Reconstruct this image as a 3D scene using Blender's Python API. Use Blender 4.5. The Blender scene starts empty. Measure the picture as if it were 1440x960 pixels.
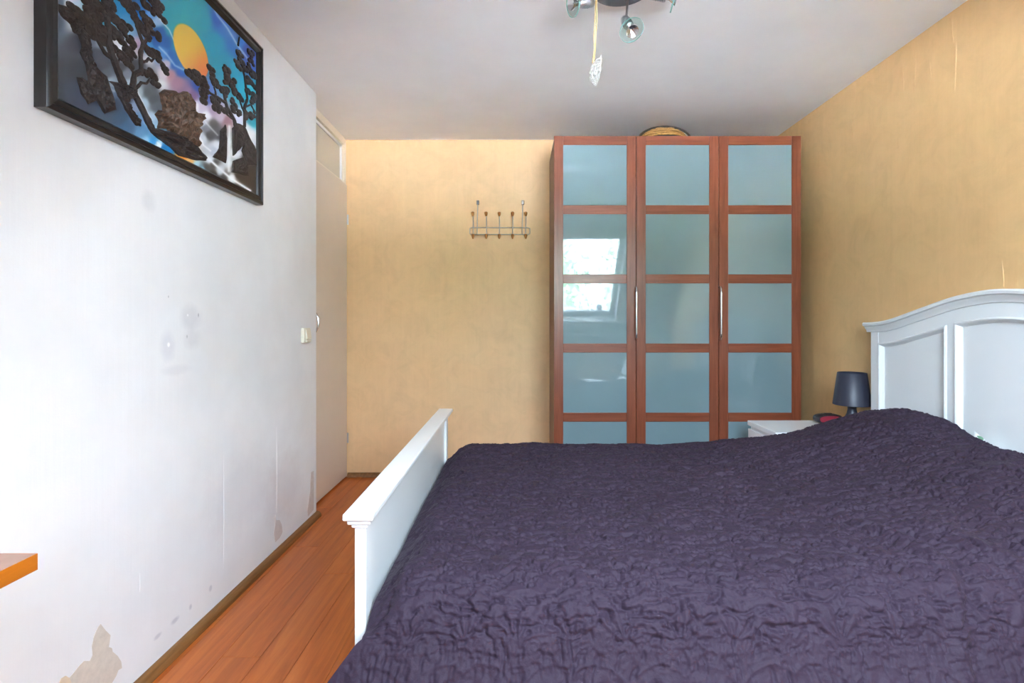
import bpy, math, random
import numpy as np
from mathutils import Vector, Matrix

random.seed(7)
RNG = np.random.default_rng(11)
scene = bpy.context.scene
COL = scene.collection

# ------------------------------------------------------------------ camera
CAM_Z = 1.106
F_PX = 750.0
VX, VY = 729.0, 452.0
cd = bpy.data.cameras.new('camera')
cam = bpy.data.objects.new('camera', cd)
COL.objects.link(cam)
cam.location = (0, 0, CAM_Z)
cam.rotation_euler = (math.pi / 2, 0, 0)
cd.sensor_width = 36.0
cd.lens = 36.0 * F_PX / 1440.0
cd.shift_x = -(VX - 720) / 1440.0
cd.shift_y = -(480 - VY) / 1440.0
cd.clip_start = 0.02
scene.camera = cam

# ------------------------------------------------------------------ world and exposure
world = bpy.data.worlds.new('overcast_sky')
scene.world = world
world.use_nodes = True
wn = world.node_tree
bg = wn.nodes['Background']
bg.inputs['Color'].default_value = (0.80, 0.98, 1.18, 1)
bg.inputs['Strength'].default_value = 4.8
vs = scene.view_settings
vs.view_transform = 'Standard'
vs.look = 'None'
vs.gamma = 1.0
vs.use_curve_mapping = False
vs.exposure = 2.72
try:
    scene.cycles.use_denoising = True
    scene.cycles.denoiser = 'OPENIMAGEDENOISE'
    scene.cycles.max_bounces = 14
    scene.cycles.diffuse_bounces = 8
    scene.cycles.transparent_max_bounces = 16
    scene.cycles.sample_clamp_indirect = 10
except Exception:
    pass

# room numbers (metres)
XL, XR = -1.148, 1.81          # left and right wall
XD = -1.235                    # recessed wall that holds the door
YE = 3.032                     # where the left wall ends
YB = 3.805                     # back wall
H = 2.40
KY, KZ = -0.40, 0.95           # knee wall and sill height
SY = 0.80                      # where the ceiling starts to slope down
SA = math.atan2(H - KZ, SY - KY)
SLEN = math.hypot(H - KZ, SY - KY)
# roof windows in slope coordinates: (x0, x1), t0..t1
WINS = [(-0.30, 0.13), (0.25, 1.22)]
WT0, WT1 = 0.20, 1.40
ROOF = 0.26


def slope_pt(x, t, n):
    return Vector((x, KY + t * math.cos(SA) - n * math.sin(SA), KZ + t * math.sin(SA) + n * math.cos(SA)))


# sun high over the roof, beside the windows: it lights the unseen ground outside, made pale to bounce light up to the ceiling
sd = bpy.data.lights.new('sun', 'SUN')
sd.energy = 146.0
sd.angle = math.radians(0.6)
sd.color = (0.76, 0.87, 1.02)
sun_o = bpy.data.objects.new('sun', sd)
COL.objects.link(sun_o)
sun_o.location = (12, 8, 14)
sun_o.rotation_euler = Vector((-0.62, -0.50, -0.62)).to_track_quat('-Z', 'Y').to_euler()

# daylight portals: they emit nothing, they only steer sky sampling through the roof windows
for k, (x0, x1) in enumerate(WINS):
    ld = bpy.data.lights.new('sky_portal', 'AREA')
    ld.shape = 'RECTANGLE'
    ld.size = x1 - x0
    ld.size_y = WT1 - WT0
    ld.cycles.is_portal = True
    lo = bpy.data.objects.new('sky_portal', ld)
    COL.objects.link(lo)
    lo.location = slope_pt((x0 + x1) / 2, (WT0 + WT1) / 2, ROOF + 0.02)
    inward = Vector((0, math.sin(SA), -math.cos(SA)))
    lo.rotation_euler = inward.to_track_quat('-Z', 'Y').to_euler()


# ------------------------------------------------------------------ helpers
def lin(c):
    out = []
    for v in c[:3]:
        v = v / 255.0
        out.append(v / 12.92 if v <= 0.04045 else ((v + 0.055) / 1.055) ** 2.4)
    return tuple(out)


def rgba(c):
    return (c[0], c[1], c[2], 1.0)


def sock(node, *names):
    for n in names:
        if n in node.inputs:
            return node.inputs[n]
    return None


def new_mat(name):
    m = bpy.data.materials.new(name)
    m.use_nodes = True
    nt = m.node_tree
    p = nt.nodes['Principled BSDF']
    return m, nt, p


def mapping(nt, scale, coord='Object', loc=None):
    tc = nt.nodes.new('ShaderNodeTexCoord')
    mp = nt.nodes.new('ShaderNodeMapping')
    mp.inputs['Scale'].default_value = scale
    nt.links.new(tc.outputs[coord], mp.inputs['Vector'])
    return mp


def noise(nt, vec, scale, detail=4, rough=0.6, dist=0.0):
    n = nt.nodes.new('ShaderNodeTexNoise')
    n.inputs['Scale'].default_value = scale
    n.inputs['Detail'].default_value = detail
    n.inputs['Roughness'].default_value = rough
    n.inputs['Distortion'].default_value = dist
    if vec is not None:
        nt.links.new(vec, n.inputs['Vector'])
    return n


def ramp(nt, fac, stops):
    r = nt.nodes.new('ShaderNodeValToRGB')
    el = r.color_ramp.elements
    while len(el) < len(stops):
        el.new(0.5)
    for e, (pos, c) in zip(el, stops):
        e.position = pos
        e.color = rgba(c)
    nt.links.new(fac, r.inputs['Fac'])
    return r


def bump(nt, p, height, strength=0.3, dist=0.01, prev=None):
    b = nt.nodes.new('ShaderNodeBump')
    b.inputs['Strength'].default_value = strength
    b.inputs['Distance'].default_value = dist
    nt.links.new(height, b.inputs['Height'])
    if prev is not None:
        nt.links.new(prev.outputs['Normal'], b.inputs['Normal'])
    nt.links.new(b.outputs['Normal'], p.inputs['Normal'])
    return b


def plain(name, c, rough=0.5, metal=0.0, spec=0.5, var=0.06, vscale=8.0, bstr=0.0, bscale=200.0, coat=0.0):
    """a painted or solid surface with a little procedural unevenness"""
    m, nt, p = new_mat(name)
    mp = mapping(nt, (1, 1, 1))
    n = noise(nt, mp.outputs['Vector'], vscale, 3)
    lo = tuple(v * (1 - var) for v in c)
    hi = tuple(min(1, v * (1 + var)) for v in c)
    r = ramp(nt, n.outputs['Fac'], [(0.3, lo), (0.7, hi)])
    nt.links.new(r.outputs['Color'], p.inputs['Base Color'])
    p.inputs['Roughness'].default_value = rough
    p.inputs['Metallic'].default_value = metal
    s = sock(p, 'Specular IOR Level', 'Specular')
    if s:
        s.default_value = spec
    if coat and 'Coat Weight' in p.inputs:
        p.inputs['Coat Weight'].default_value = coat
        p.inputs['Coat Roughness'].default_value = 0.08
    if bstr:
        n2 = noise(nt, mp.outputs['Vector'], bscale, 3)
        bump(nt, p, n2.outputs['Fac'], bstr, 0.002)
    return m


def wood(name, dark, mid, light, axis='Z', rough=0.4, grain=1.0, rand=0.0, coat=0.0):
    m, nt, p = new_mat(name)
    tc = nt.nodes.new('ShaderNodeTexCoord')
    oi = nt.nodes.new('ShaderNodeObjectInfo')
    add = nt.nodes.new('ShaderNodeVectorMath')
    add.operation = 'MULTIPLY_ADD'
    comb = nt.nodes.new('ShaderNodeCombineXYZ')
    for k in range(3):
        nt.links.new(oi.outputs['Random'], comb.inputs[k])
    nt.links.new(comb.outputs[0], add.inputs[0])
    add.inputs[1].default_value = (37.0, 53.0, 71.0)
    nt.links.new(tc.outputs['Object'], add.inputs[2])
    mp = nt.nodes.new('ShaderNodeMapping')
    sc = {'X': (0.06, 1, 1), 'Y': (1, 0.06, 1), 'Z': (1, 1, 0.06)}[axis]
    mp.inputs['Scale'].default_value = tuple(v * 22 * grain for v in sc)
    nt.links.new(add.outputs[0], mp.inputs['Vector'])
    n = noise(nt, mp.outputs['Vector'], 1.6, 6, 0.65, 0.6)
    r = ramp(nt, n.outputs['Fac'], [(0.28, dark), (0.5, mid), (0.75, light)])
    col = r.outputs['Color']
    if rand:
        hsv = nt.nodes.new('ShaderNodeHueSaturation')
        mr = nt.nodes.new('ShaderNodeMapRange')
        mr.inputs['To Min'].default_value = 1 - rand
        mr.inputs['To Max'].default_value = 1 + rand
        nt.links.new(oi.outputs['Random'], mr.inputs['Value'])
        nt.links.new(mr.outputs[0], hsv.inputs['Value'])
        nt.links.new(col, hsv.inputs['Color'])
        col = hsv.outputs['Color']
    nt.links.new(col, p.inputs['Base Color'])
    p.inputs['Roughness'].default_value = rough
    if coat and 'Coat Weight' in p.inputs:
        p.inputs['Coat Weight'].default_value = coat
        p.inputs['Coat Roughness'].default_value = 0.15
    bump(nt, p, n.outputs['Fac'], 0.08, 0.002)
    return m


class MB:
    """collects shapes into one mesh"""

    def __init__(self):
        self.v = []
        self.f = []

    def add(self, vs, fs):
        o = len(self.v)
        self.v += [tuple(q) for q in vs]
        self.f += [tuple(o + i for i in f) for f in fs]
        return self

    def box(self, x0, x1, y0, y1, z0, z1):
        vs = [(x0, y0, z0), (x1, y0, z0), (x1, y1, z0), (x0, y1, z0), (x0, y0, z1), (x1, y0, z1), (x1, y1, z1), (x0, y1, z1)]
        return self.add(vs, [(3, 2, 1, 0), (4, 5, 6, 7), (0, 1, 5, 4), (1, 2, 6, 5), (2, 3, 7, 6), (3, 0, 4, 7)])

    def hexa(self, pts):
        return self.add(pts, [(3, 2, 1, 0), (4, 5, 6, 7), (0, 1, 5, 4), (1, 2, 6, 5), (2, 3, 7, 6), (3, 0, 4, 7)])

    def tube(self, pts, r, n=8, cap=True, closed=False):
        pts = [Vector(q) for q in pts]
        m = len(pts)
        rs = r if isinstance(r, (list, tuple)) else [r] * m
        ref = None
        rings = []
        for i, q in enumerate(pts):
            a = pts[(i - 1) % m] if (i > 0 or closed) else pts[i]
            b = pts[(i + 1) % m] if (i < m - 1 or closed) else pts[i]
            t = (b - a)
            t = t.normalized() if t.length > 1e-9 else Vector((0, 0, 1))
            if ref is None:
                ref = Vector((0, 0, 1)) if abs(t.z) < 0.9 else Vector((1, 0, 0))
            u = (ref - t * ref.dot(t))
            u = u.normalized() if u.length > 1e-6 else t.orthogonal().normalized()
            ref = u
            w = t.cross(u)
            rings.append([q + (u * math.cos(2 * math.pi * k / n) + w * math.sin(2 * math.pi * k / n)) * rs[i] for k in range(n)])
        vs = [p for ring in rings for p in ring]
        fs = []
        for i in range(m if closed else m - 1):
            j = (i + 1) % m
            for k in range(n):
                l = (k + 1) % n
                fs.append((i * n + k, i * n + l, j * n + l, j * n + k))
        if cap and not closed:
            fs.append(tuple(range(n))[::-1])
            fs.append(tuple((m - 1) * n + k for k in range(n)))
        return self.add(vs, fs)

    def lathe(self, prof, n=32, origin=(0, 0, 0), axis=(0, 0, 1), cap=False):
        """prof: (radius, height) pairs along the axis"""
        ax = Vector(axis).normalized()
        u = ax.orthogonal().normalized()
        w = ax.cross(u)
        o = Vector(origin)
        vs = []
        for r, h in prof:
            for k in range(n):
                a = 2 * math.pi * k / n
                vs.append(o + ax * h + (u * math.cos(a) + w * math.sin(a)) * r)
        fs = []
        for i in range(len(prof) - 1):
            for k in range(n):
                l = (k + 1) % n
                fs.append((i * n + k, i * n + l, (i + 1) * n + l, (i + 1) * n + k))
        if cap:
            fs.append(tuple(range(n))[::-1])
            fs.append(tuple((len(prof) - 1) * n + k for k in range(n)))
        return self.add(vs, fs)

    def ball(self, c, r, nu=12, nv=8, sq=(1, 1, 1)):
        vs, fs = [], []
        c = Vector(c)
        for j in range(nv + 1):
            ph = math.pi * j / nv
            for i in range(nu):
                th = 2 * math.pi * i / nu
                vs.append(c + Vector((r * sq[0] * math.sin(ph) * math.cos(th), r * sq[1] * math.sin(ph) * math.sin(th), r * sq[2] * math.cos(ph))))
        for j in range(nv):
            for i in range(nu):
                k = (i + 1) % nu
                fs.append((j * nu + i, (j + 1) * nu + i, (j + 1) * nu + k, j * nu + k))
        return self.add(vs, fs)

    def extrude_poly(self, pts, off):
        """closed polygon pts (3D, planar) extruded by off"""
        n = len(pts)
        off = Vector(off)
        a = [Vector(q) for q in pts]
        vs = a + [q + off for q in a]
        fs = [tuple(range(n))[::-1], tuple(range(n, 2 * n))]
        for i in range(n):
            j = (i + 1) % n
            fs.append((i, j, n + j, n + i))
        return self.add(vs, fs)

    def sweep(self, path, section):
        """section: list of (p, q) offsets; path: list of (origin, P, Q) frames; closed section, capped"""
        n = len(section)
        vs, fs = [], []
        for o, P, Q in path:
            o, P, Q = Vector(o), Vector(P), Vector(Q)
            for a, b in section:
                vs.append(o + P * a + Q * b)
        m = len(path)
        for i in range(m - 1):
            for k in range(n):
                l = (k + 1) % n
                fs.append((i * n + k, i * n + l, (i + 1) * n + l, (i + 1) * n + k))
        fs.append(tuple(range(n))[::-1])
        fs.append(tuple((m - 1) * n + k for k in range(n)))
        return self.add(vs, fs)

    def build(self, name, mat, parent=None, smooth=False, bevel=0.0, seg=2, fix=True):
        me = bpy.data.meshes.new(name)
        off = wloc(parent) if parent else Vector((0, 0, 0))
        me.from_pydata([tuple(Vector(q) - off) for q in self.v], [], self.f)
        me.materials.append(mat)
        if fix:
            import bmesh
            bm = bmesh.new()
            bm.from_mesh(me)
            bmesh.ops.recalc_face_normals(bm, faces=bm.faces)
            bm.to_mesh(me)
            bm.free()
        me.validate()
        o = bpy.data.objects.new(name, me)
        COL.objects.link(o)
        if parent:
            o.parent = parent
        if smooth:
            me.polygons.foreach_set('use_smooth', [True] * len(me.polygons))
            try:
                me.set_sharp_from_angle(angle=math.radians(40))
            except Exception:
                pass
        if bevel:
            bv = o.modifiers.new('bevel', 'BEVEL')
            bv.width = bevel
            bv.segments = seg
            bv.limit_method = 'ANGLE'
            bv.angle_limit = math.radians(35)
        return o


def wloc(o):
    l = Vector((0, 0, 0))
    while o is not None:
        l += Vector(o.location)
        o = o.parent
    return l


def tag(o, label=None, cat=None, group=None, kind=None):
    if label:
        o['label'] = label
    if cat:
        o['category'] = cat
    if group:
        o['group'] = group
    if kind:
        o['kind'] = kind
    return o


def thing(name, loc, label, cat, group=None):
    o = bpy.data.objects.new(name, None)
    COL.objects.link(o)
    o.location = loc
    o.empty_display_size = 0.05
    return tag(o, label, cat, group)


def struct(o):
    o['kind'] = 'structure'
    return o


def on_left(px, py, X=XL):
    """point on the plane x = X that the photograph shows at this pixel"""
    Y = X * F_PX / (px - VX)
    return Vector((X, Y, CAM_Z - (py - VY) * Y / F_PX))


def at_depth(px, py, Y):
    return Vector(((px - VX) * Y / F_PX, Y, CAM_Z - (py - VY) * Y / F_PX))


# ------------------------------------------------------------------ materials
def mat_white_wall():
    m, nt, p = new_mat('white_painted_wallpaper')
    mp = mapping(nt, (1, 1, 1))
    n = noise(nt, mp.outputs['Vector'], 1.6, 5, 0.6)
    r = ramp(nt, n.outputs['Fac'], [(0.3, lin((222, 222, 221))), (0.7, lin((236, 237, 237)))])
    col = r.outputs['Color']
    # grey smudges and filled drill holes: spots at fixed places on the wall
    def spot(col, pos, rad, c, amount, edge=0.6):
        tc = nt.nodes.new('ShaderNodeTexCoord')
        nd = noise(nt, tc.outputs['Object'], 9, 4, 0.7)
        d = nt.nodes.new('ShaderNodeVectorMath'); d.operation = 'SUBTRACT'
        d.inputs[1].default_value = pos
        nt.links.new(tc.outputs['Object'], d.inputs[0])
        sc = nt.nodes.new('ShaderNodeVectorMath'); sc.operation = 'DIVIDE'
        sc.inputs[1].default_value = (1.0, rad[0], rad[1])
        nt.links.new(d.outputs[0], sc.inputs[0])
        ln = nt.nodes.new('ShaderNodeVectorMath'); ln.operation = 'LENGTH'
        nt.links.new(sc.outputs[0], ln.inputs[0])
        ad = nt.nodes.new('ShaderNodeMath'); ad.operation = 'MULTIPLY_ADD'
        nt.links.new(nd.outputs['Fac'], ad.inputs[0]); ad.inputs[1].default_value = 0.9
        nt.links.new(ln.outputs['Value'], ad.inputs[2])
        mr = nt.nodes.new('ShaderNodeMapRange')
        mr.inputs['From Min'].default_value = 1.45
        mr.inputs['From Max'].default_value = 1.45 - edge
        mr.inputs['To Max'].default_value = amount
        nt.links.new(ad.outputs[0], mr.inputs['Value'])
        mx = nt.nodes.new('ShaderNodeMix'); mx.data_type = 'RGBA'
        nt.links.new(mr.outputs[0], mx.inputs['Factor'])
        nt.links.new(col, mx.inputs['A'])
        mx.inputs['B'].default_value = rgba(lin(c))
        return mx.outputs['Result']
    for px, py, ry, rz, c, am in [(267, 446, .075, .055, (184, 182, 188), .34), (271, 476, .06, .045, (190, 186, 190), .30),
                                  (236, 486, .045, .055, (188, 191, 202), .32), (250, 520, .10, .02, (200, 202, 206), .3),
                                  (237, 484.5, .008, .009, (250, 250, 250), .9), (264, 443, .006, .006, (248, 248, 248), .8),
                                  (279, 443, .003, .009, (110, 108, 112), .7), (263, 473, .003, .009, (120, 118, 122), .7),
                                  (237, 417, .003, .005, (130, 130, 132), .6),
                                  (246, 872, .028, .012, (140, 142, 158), .4), (222, 894, .024, .010, (150, 152, 166), .35),
                                  (268, 853, .01, .012, (140, 142, 158), .4), (296, 827, .012, .014, (140, 142, 156), .4),
                                  (209, 282, .04, .04, (205, 208, 210), .45), (345, 690, .35, .20, (200, 196, 198), .3),
                                  (400, 690, .25, .22, (196, 184, 182), .35)]:
        q = on_left(px, py)
        col = spot(col, q, (ry, rz), c, am)
    nt.links.new(col, p.inputs['Base Color'])
    p.inputs['Roughness'].default_value = 0.75
    # faint vertical joints and brush texture
    mp2 = mapping(nt, (1, 9, 0.25))
    n2 = noise(nt, mp2.outputs['Vector'], 6, 5, 0.6)
    n3 = noise(nt, mp.outputs['Vector'], 160, 3)
    b1 = bump(nt, p, n2.outputs['Fac'], 0.12, 0.006)
    bump(nt, p, n3.outputs['Fac'], 0.10, 0.002, b1)
    return m


def mat_wallpaper(name, base, side):
    m, nt, p = new_mat(name)
    mp = mapping(nt, (1, 1, 1))
    n = noise(nt, mp.outputs['Vector'], 7, 7, 0.68, 0.8)
    c0 = lin(base)
    d = tuple(v * 0.93 for v in c0)
    l = tuple(v * 1.04 for v in c0)
    r = ramp(nt, n.outputs['Fac'], [(0.34, d), (0.52, c0), (0.68, l)])
    mp2 = mapping(nt, (14, 14, 0.6))
    n2 = noise(nt, mp2.outputs['Vector'], 3.0, 5, 0.7, 0.4)
    r2 = ramp(nt, n2.outputs['Fac'], [(0.35, (0.97, 0.965, 0.955)), (0.65, (1, 1, 1))])
    mx = nt.nodes.new('ShaderNodeMix'); mx.data_type = 'RGBA'; mx.blend_type = 'MULTIPLY'
    mx.inputs['Factor'].default_value = 1.0
    nt.links.new(r.outputs['Color'], mx.inputs['A'])
    nt.links.new(r2.outputs['Color'], mx.inputs['B'])
    nt.links.new(mx.outputs['Result'], p.inputs['Base Color'])
    p.inputs['Roughness'].default_value = 0.55
    n3 = noise(nt, mp.outputs['Vector'], 60, 5, 0.7)
    b1 = bump(nt, p, n2.outputs['Fac'], 0.18 if side else 0.08, 0.004)
    bump(nt, p, n3.outputs['Fac'], 0.12, 0.002, b1)
    return m


M_WALL = mat_white_wall()
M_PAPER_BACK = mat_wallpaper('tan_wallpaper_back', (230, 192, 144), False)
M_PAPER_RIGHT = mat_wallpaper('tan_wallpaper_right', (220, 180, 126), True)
M_CEIL = plain('ceiling_plaster', lin((240, 241, 242)), 0.9, var=0.03, vscale=2.5, bstr=0.25, bscale=70)
M_SLOPE = plain('sloped_ceiling_paint', lin((232, 232, 230)), 0.85, var=0.02)
M_TORN = plain('bare_plaster_paper', lin((206, 196, 182)), 0.9, var=0.08, vscale=40, bstr=0.2)
M_TORN2 = plain('yellowed_paper_edge', lin((216, 196, 168)), 0.9, var=0.06, vscale=40)
M_STAIN = plain('brown_patch', lin((206, 196, 190)), 0.9, var=0.06, vscale=40)
M_PLANK = wood('laminate_plank', lin((152, 74, 24)), lin((180, 94, 34)), lin((200, 116, 50)), 'Y', 0.33, 0.9, 0.07)
M_SUB = plain('underfloor', lin((60, 36, 22)), 0.9)
M_SKIRT = wood('skirting_wood', lin((92, 58, 26)), lin((126, 84, 42)), lin((150, 104, 58)), 'Y', 0.45, 1.2)
M_DOOR = plain('cream_door_paint', lin((216, 203, 188)), 0.45, var=0.015)
M_DOORFRAME = plain('cream_frame_paint', lin((226, 216, 198)), 0.45, var=0.015)
M_TRANSOM = plain('transom_panel_paint', lin((200, 192, 176)), 0.3, var=0.02)
M_WHITE = plain('white_lacquer', lin((226, 228, 227)), 0.28, var=0.012, vscale=3)
M_WHITE2 = plain('white_foil', lin((236, 236, 236)), 0.25, var=0.01)
M_CHERRY = wood('red_brown_veneer', lin((108, 54, 32)), lin((126, 66, 42)), lin((140, 78, 52)), 'Z', 0.32, 1.5)
M_CHERRY_H = wood('red_brown_veneer_rail', lin((108, 54, 32)), lin((126, 66, 42)), lin((140, 78, 52)), 'X', 0.32, 1.5)
M_CHERRY_D = wood('brown_carcass_veneer', lin((84, 48, 26)), lin((104, 60, 32)), lin((122, 74, 42)), 'Z', 0.4, 1.5)
M_CHROME = plain('brushed_steel', (0.62, 0.62, 0.63), 0.22, 1.0, var=0.03)
M_SATIN = plain('satin_silver', (0.55, 0.56, 0.58), 0.35, 1.0, var=0.03)
M_PLATE = plain('grey_lamp_plate', lin((112, 112, 116)), 0.4, 0.3, var=0.02)
M_HOOKWOOD = plain('honey_wood_knob', lin((186, 124, 58)), 0.4, var=0.08, vscale=60)
M_SWITCH = plain('ivory_plastic', lin((226, 218, 196)), 0.35, var=0.01)
M_BLACKPL = plain('black_plastic', lin((44, 46, 60)), 0.42, var=0.03)
M_DARK = plain('dark_plastic', lin((40, 36, 40)), 0.4, var=0.05)
M_RED = plain('red_clock_face', lin((150, 44, 60)), 0.35, var=0.1, vscale=30)
M_FRAME = plain('black_frame_lacquer', lin((30, 27, 27)), 0.28, var=0.15, vscale=30)
M_FRAME_SIDE = plain('slate_frame_side', lin((48, 52, 60)), 0.5, var=0.1, vscale=40)
M_RELIEF = plain('dark_carved_relief', lin((50, 42, 39)), 0.55, var=0.45, vscale=140, bstr=0.9, bscale=260)
M_RELIEF_ROCK = plain('bronze_carved_rock', lin((84, 62, 46)), 0.45, var=0.6, vscale=90, bstr=1.0, bscale=170)
M_TWINE = plain('twine', lin((186, 158, 108)), 0.9, var=0.12, vscale=150)
M_WICKERW = plain('white_wicker', lin((196, 194, 188)), 0.7, var=0.06, vscale=120)
M_WICKER = plain('golden_wicker', lin((176, 132, 70)), 0.6, var=0.35, vscale=120, bstr=0.8, bscale=150)
M_BLACKTRIM = plain('black_basket_trim', lin((36, 30, 28)), 0.6)
M_ORANGE = wood('orange_beech_edge', lin((156, 82, 2)), lin((176, 97, 3)), lin((192, 112, 8)), 'Y', 0.4, 1.0)
M_DESKTOP = plain('brown_desk_top', lin((170, 128, 108)), 0.25, var=0.06, vscale=20)
M_FABRIC = plain('white_chair_fabric', lin((238, 238, 236)), 0.9, var=0.03, vscale=60)
M_BIRCH = wood('birch', lin((206, 168, 118)), lin((222, 188, 140)), lin((232, 202, 160)), 'X', 0.4)
M_RAD = plain('radiator_enamel', lin((228, 228, 224)), 0.35, var=0.01)
M_VASE = plain('purple_vase_glass', lin((120, 80, 140)), 0.15, var=0.03)
M_PETAL = plain('purple_petals', lin((150, 100, 190)), 0.7, var=0.1, vscale=60)
M_STEM = plain('green_stem', lin((70, 110, 50)), 0.6)
M_LEAF = plain('tree_leaves', lin((114, 130, 100)), 0.7, var=0.35, vscale=2)
M_BARK = plain('tree_bark', lin((80, 64, 50)), 0.9, var=0.3)
M_LAWN = plain('lawn', lin((96, 130, 70)), 0.95, var=0.3, vscale=0.6)
M_BOUNCE_GROUND = plain('pale_bounce_ground', (0.62, 0.62, 0.61), 0.9, var=0.08, vscale=1.5)  # unseen ground outside, coloured pale to throw light up at the ceiling
M_PILLOW = plain('white_pillowcase', lin((236, 238, 238)), 0.85, var=0.02, vscale=40)
M_GREENPRINT = plain('green_leaf_print', lin((130, 175, 140)), 0.85, var=0.1)
M_MATTRESS = plain('mattress_ticking', lin((224, 224, 226)), 0.9, var=0.03, vscale=60)


def mat_frosted():
    """satin glass door pane: milky teal body under a polished front"""
    m, nt, p = new_mat('frosted_teal_glass')
    mp = mapping(nt, (1, 1, 1))
    n = noise(nt, mp.outputs['Vector'], 2.0, 2)
    r = ramp(nt, n.outputs['Fac'], [(0.3, lin((116, 138, 143))), (0.7, lin((122, 144, 149)))])
    nt.links.new(r.outputs['Color'], p.inputs['Base Color'])
    p.inputs['Roughness'].default_value = 0.03
    p.inputs['IOR'].default_value = 1.75
    return m


M_FROST = mat_frosted()


def mat_clear(name, tint, facing=0.12, rough=0.02):
    m, nt, p = new_mat(name)
    nt.nodes.remove(p)
    out = [n for n in nt.nodes if n.type == 'OUTPUT_MATERIAL'][0]
    tr = nt.nodes.new('ShaderNodeBsdfTransparent')
    tr.inputs['Color'].default_value = rgba(tint)
    gl = nt.nodes.new('ShaderNodeBsdfGlossy')
    gl.inputs['Roughness'].default_value = rough
    lw = nt.nodes.new('ShaderNodeLayerWeight')
    lw.inputs['Blend'].default_value = facing
    mx = nt.nodes.new('ShaderNodeMixShader')
    nt.links.new(lw.outputs['Fresnel'], mx.inputs['Fac'])
    nt.links.new(tr.outputs[0], mx.inputs[1])
    nt.links.new(gl.outputs[0], mx.inputs[2])
    nt.links.new(mx.outputs[0], out.inputs['Surface'])
    return m


M_GLASS = mat_clear('window_glass', (0.97, 0.98, 0.98))
M_DISC = mat_clear('green_edge_glass', (0.86, 0.93, 0.91), 0.07)
M_DISC_EDGE = plain('glass_rim_green', lin((128, 178, 168)), 0.1, var=0.02)


def mat_spread():
    m, nt, p = new_mat('aubergine_quilted_cotton')
    mp = mapping(nt, (1, 1, 1))
    n = noise(nt, mp.outputs['Vector'], 3, 4)
    r = ramp(nt, n.outputs['Fac'], [(0.3, lin((47, 36, 48))), (0.7, lin((54, 42, 55)))])
    nt.links.new(r.outputs['Color'], p.inputs['Base Color'])
    p.inputs['Roughness'].default_value = 0.62
    if 'Sheen Weight' in p.inputs:
        p.inputs['Specular IOR Level'].default_value = 0.12
        p.inputs['Sheen Weight'].default_value = 0.04
        p.inputs['Sheen Roughness'].default_value = 0.4
        p.inputs['Sheen Tint'].default_value = (0.9, 0.75, 0.85, 1)
    v = nt.nodes.new('ShaderNodeTexVoronoi')
    v.inputs['Scale'].default_value = 330
    nt.links.new(mp.outputs['Vector'], v.inputs['Vector'])
    b1 = bump(nt, p, v.outputs['Distance'], 0.2, 0.0015)
    n2 = noise(nt, mp.outputs['Vector'], 90, 5, 0.7, 0.5)
    bump(nt, p, n2.outputs['Fac'], 0.3, 0.003, b1)
    return m


M_SPREAD = mat_spread()

# ------------------------------------------------------------------ room shell
# floor: a sub floor carrying separate laminate planks
floor = struct(MB().box(XD - 0.15, XR + 0.15, KY - 0.15, YB + 0.15, -0.12, -0.012).build('floor', M_SUB))
PW, PL = 0.128, 1.19
pm = MB().box(-PW / 2 + 0.0005, PW / 2 - 0.0005, -PL / 2 + 0.0005, PL / 2 - 0.0005, -0.012, 0.0).build('plank', M_PLANK, floor, bevel=0.0008, seg=1)
plank_mesh = pm.data
first = True
row = 0
x = XD
offs = [0.0, 0.55, 0.22, 0.83, 0.40, 1.02, 0.12, 0.68]
half_cache = {}
while x < XR:
    x1 = min(x + PW, XR)
    y = KY - offs[row % 8] * 1.0
    while y < YB:
        a, b = max(y, KY), min(y + PL, YB)
        if b - a > 0.03:
            full = abs((b - a) - PL) < 1e-6 and abs((x1 - x) - PW) < 1e-6
            if full and not first:
                o = bpy.data.objects.new('plank', plank_mesh)
                COL.objects.link(o)
                o.parent = floor
                mdf = o.modifiers.new('bevel', 'BEVEL'); mdf.width = 0.0008; mdf.segments = 1; mdf.limit_method = 'ANGLE'
                o.location = ((x + x1) / 2, (a + b) / 2, 0)
            elif full:
                pm.location = ((x + x1) / 2, (a + b) / 2, 0)
                first = False
            else:
                o = MB().box(-(x1 - x) / 2 + 0.0005, (x1 - x) / 2 - 0.0005, -(b - a) / 2 + 0.0005, (b - a) / 2 - 0.0005, -0.012, 0).build('plank', M_PLANK, floor, bevel=0.0008, seg=1)
                o.location = ((x + x1) / 2, (a + b) / 2, 0)
        y += PL
    x = x1
    row += 1

# left wall (ends at the door recess), slightly rounded outer corner
wl = struct(MB().box(XL - 0.20, XL, KY - 0.15, YE, 0, H).build('wall_left', M_WALL, bevel=0.004))
# wall behind the door recess
wd = struct(MB().box(XD - 0.15, XD - 0.04, YE, YB + 0.15, 0, H).build('wall_door', M_DOORFRAME))
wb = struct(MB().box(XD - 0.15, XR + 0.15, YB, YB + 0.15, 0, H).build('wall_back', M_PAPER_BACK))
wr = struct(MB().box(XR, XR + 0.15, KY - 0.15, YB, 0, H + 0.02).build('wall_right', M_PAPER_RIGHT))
wk = struct(MB().box(XL, XR, KY - 0.12, KY, 0, KZ - 0.02).build('wall_knee', M_SLOPE))
ce = struct(MB().box(XD - 0.15, XR + 0.15, SY, YB + 0.15, H, H + 0.15).build('ceiling', M_CEIL))


# sloped ceiling with openings for the two roof windows
def slope_box(mb, x0, x1, t0, t1, n0, n1):
    p = [slope_pt(x0, t0, n0), slope_pt(x1, t0, n0), slope_pt(x1, t1, n0), slope_pt(x0, t1, n0),
         slope_pt(x0, t0, n1), slope_pt(x1, t0, n1), slope_pt(x1, t1, n1), slope_pt(x0, t1, n1)]
    mb.hexa(p)


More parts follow.
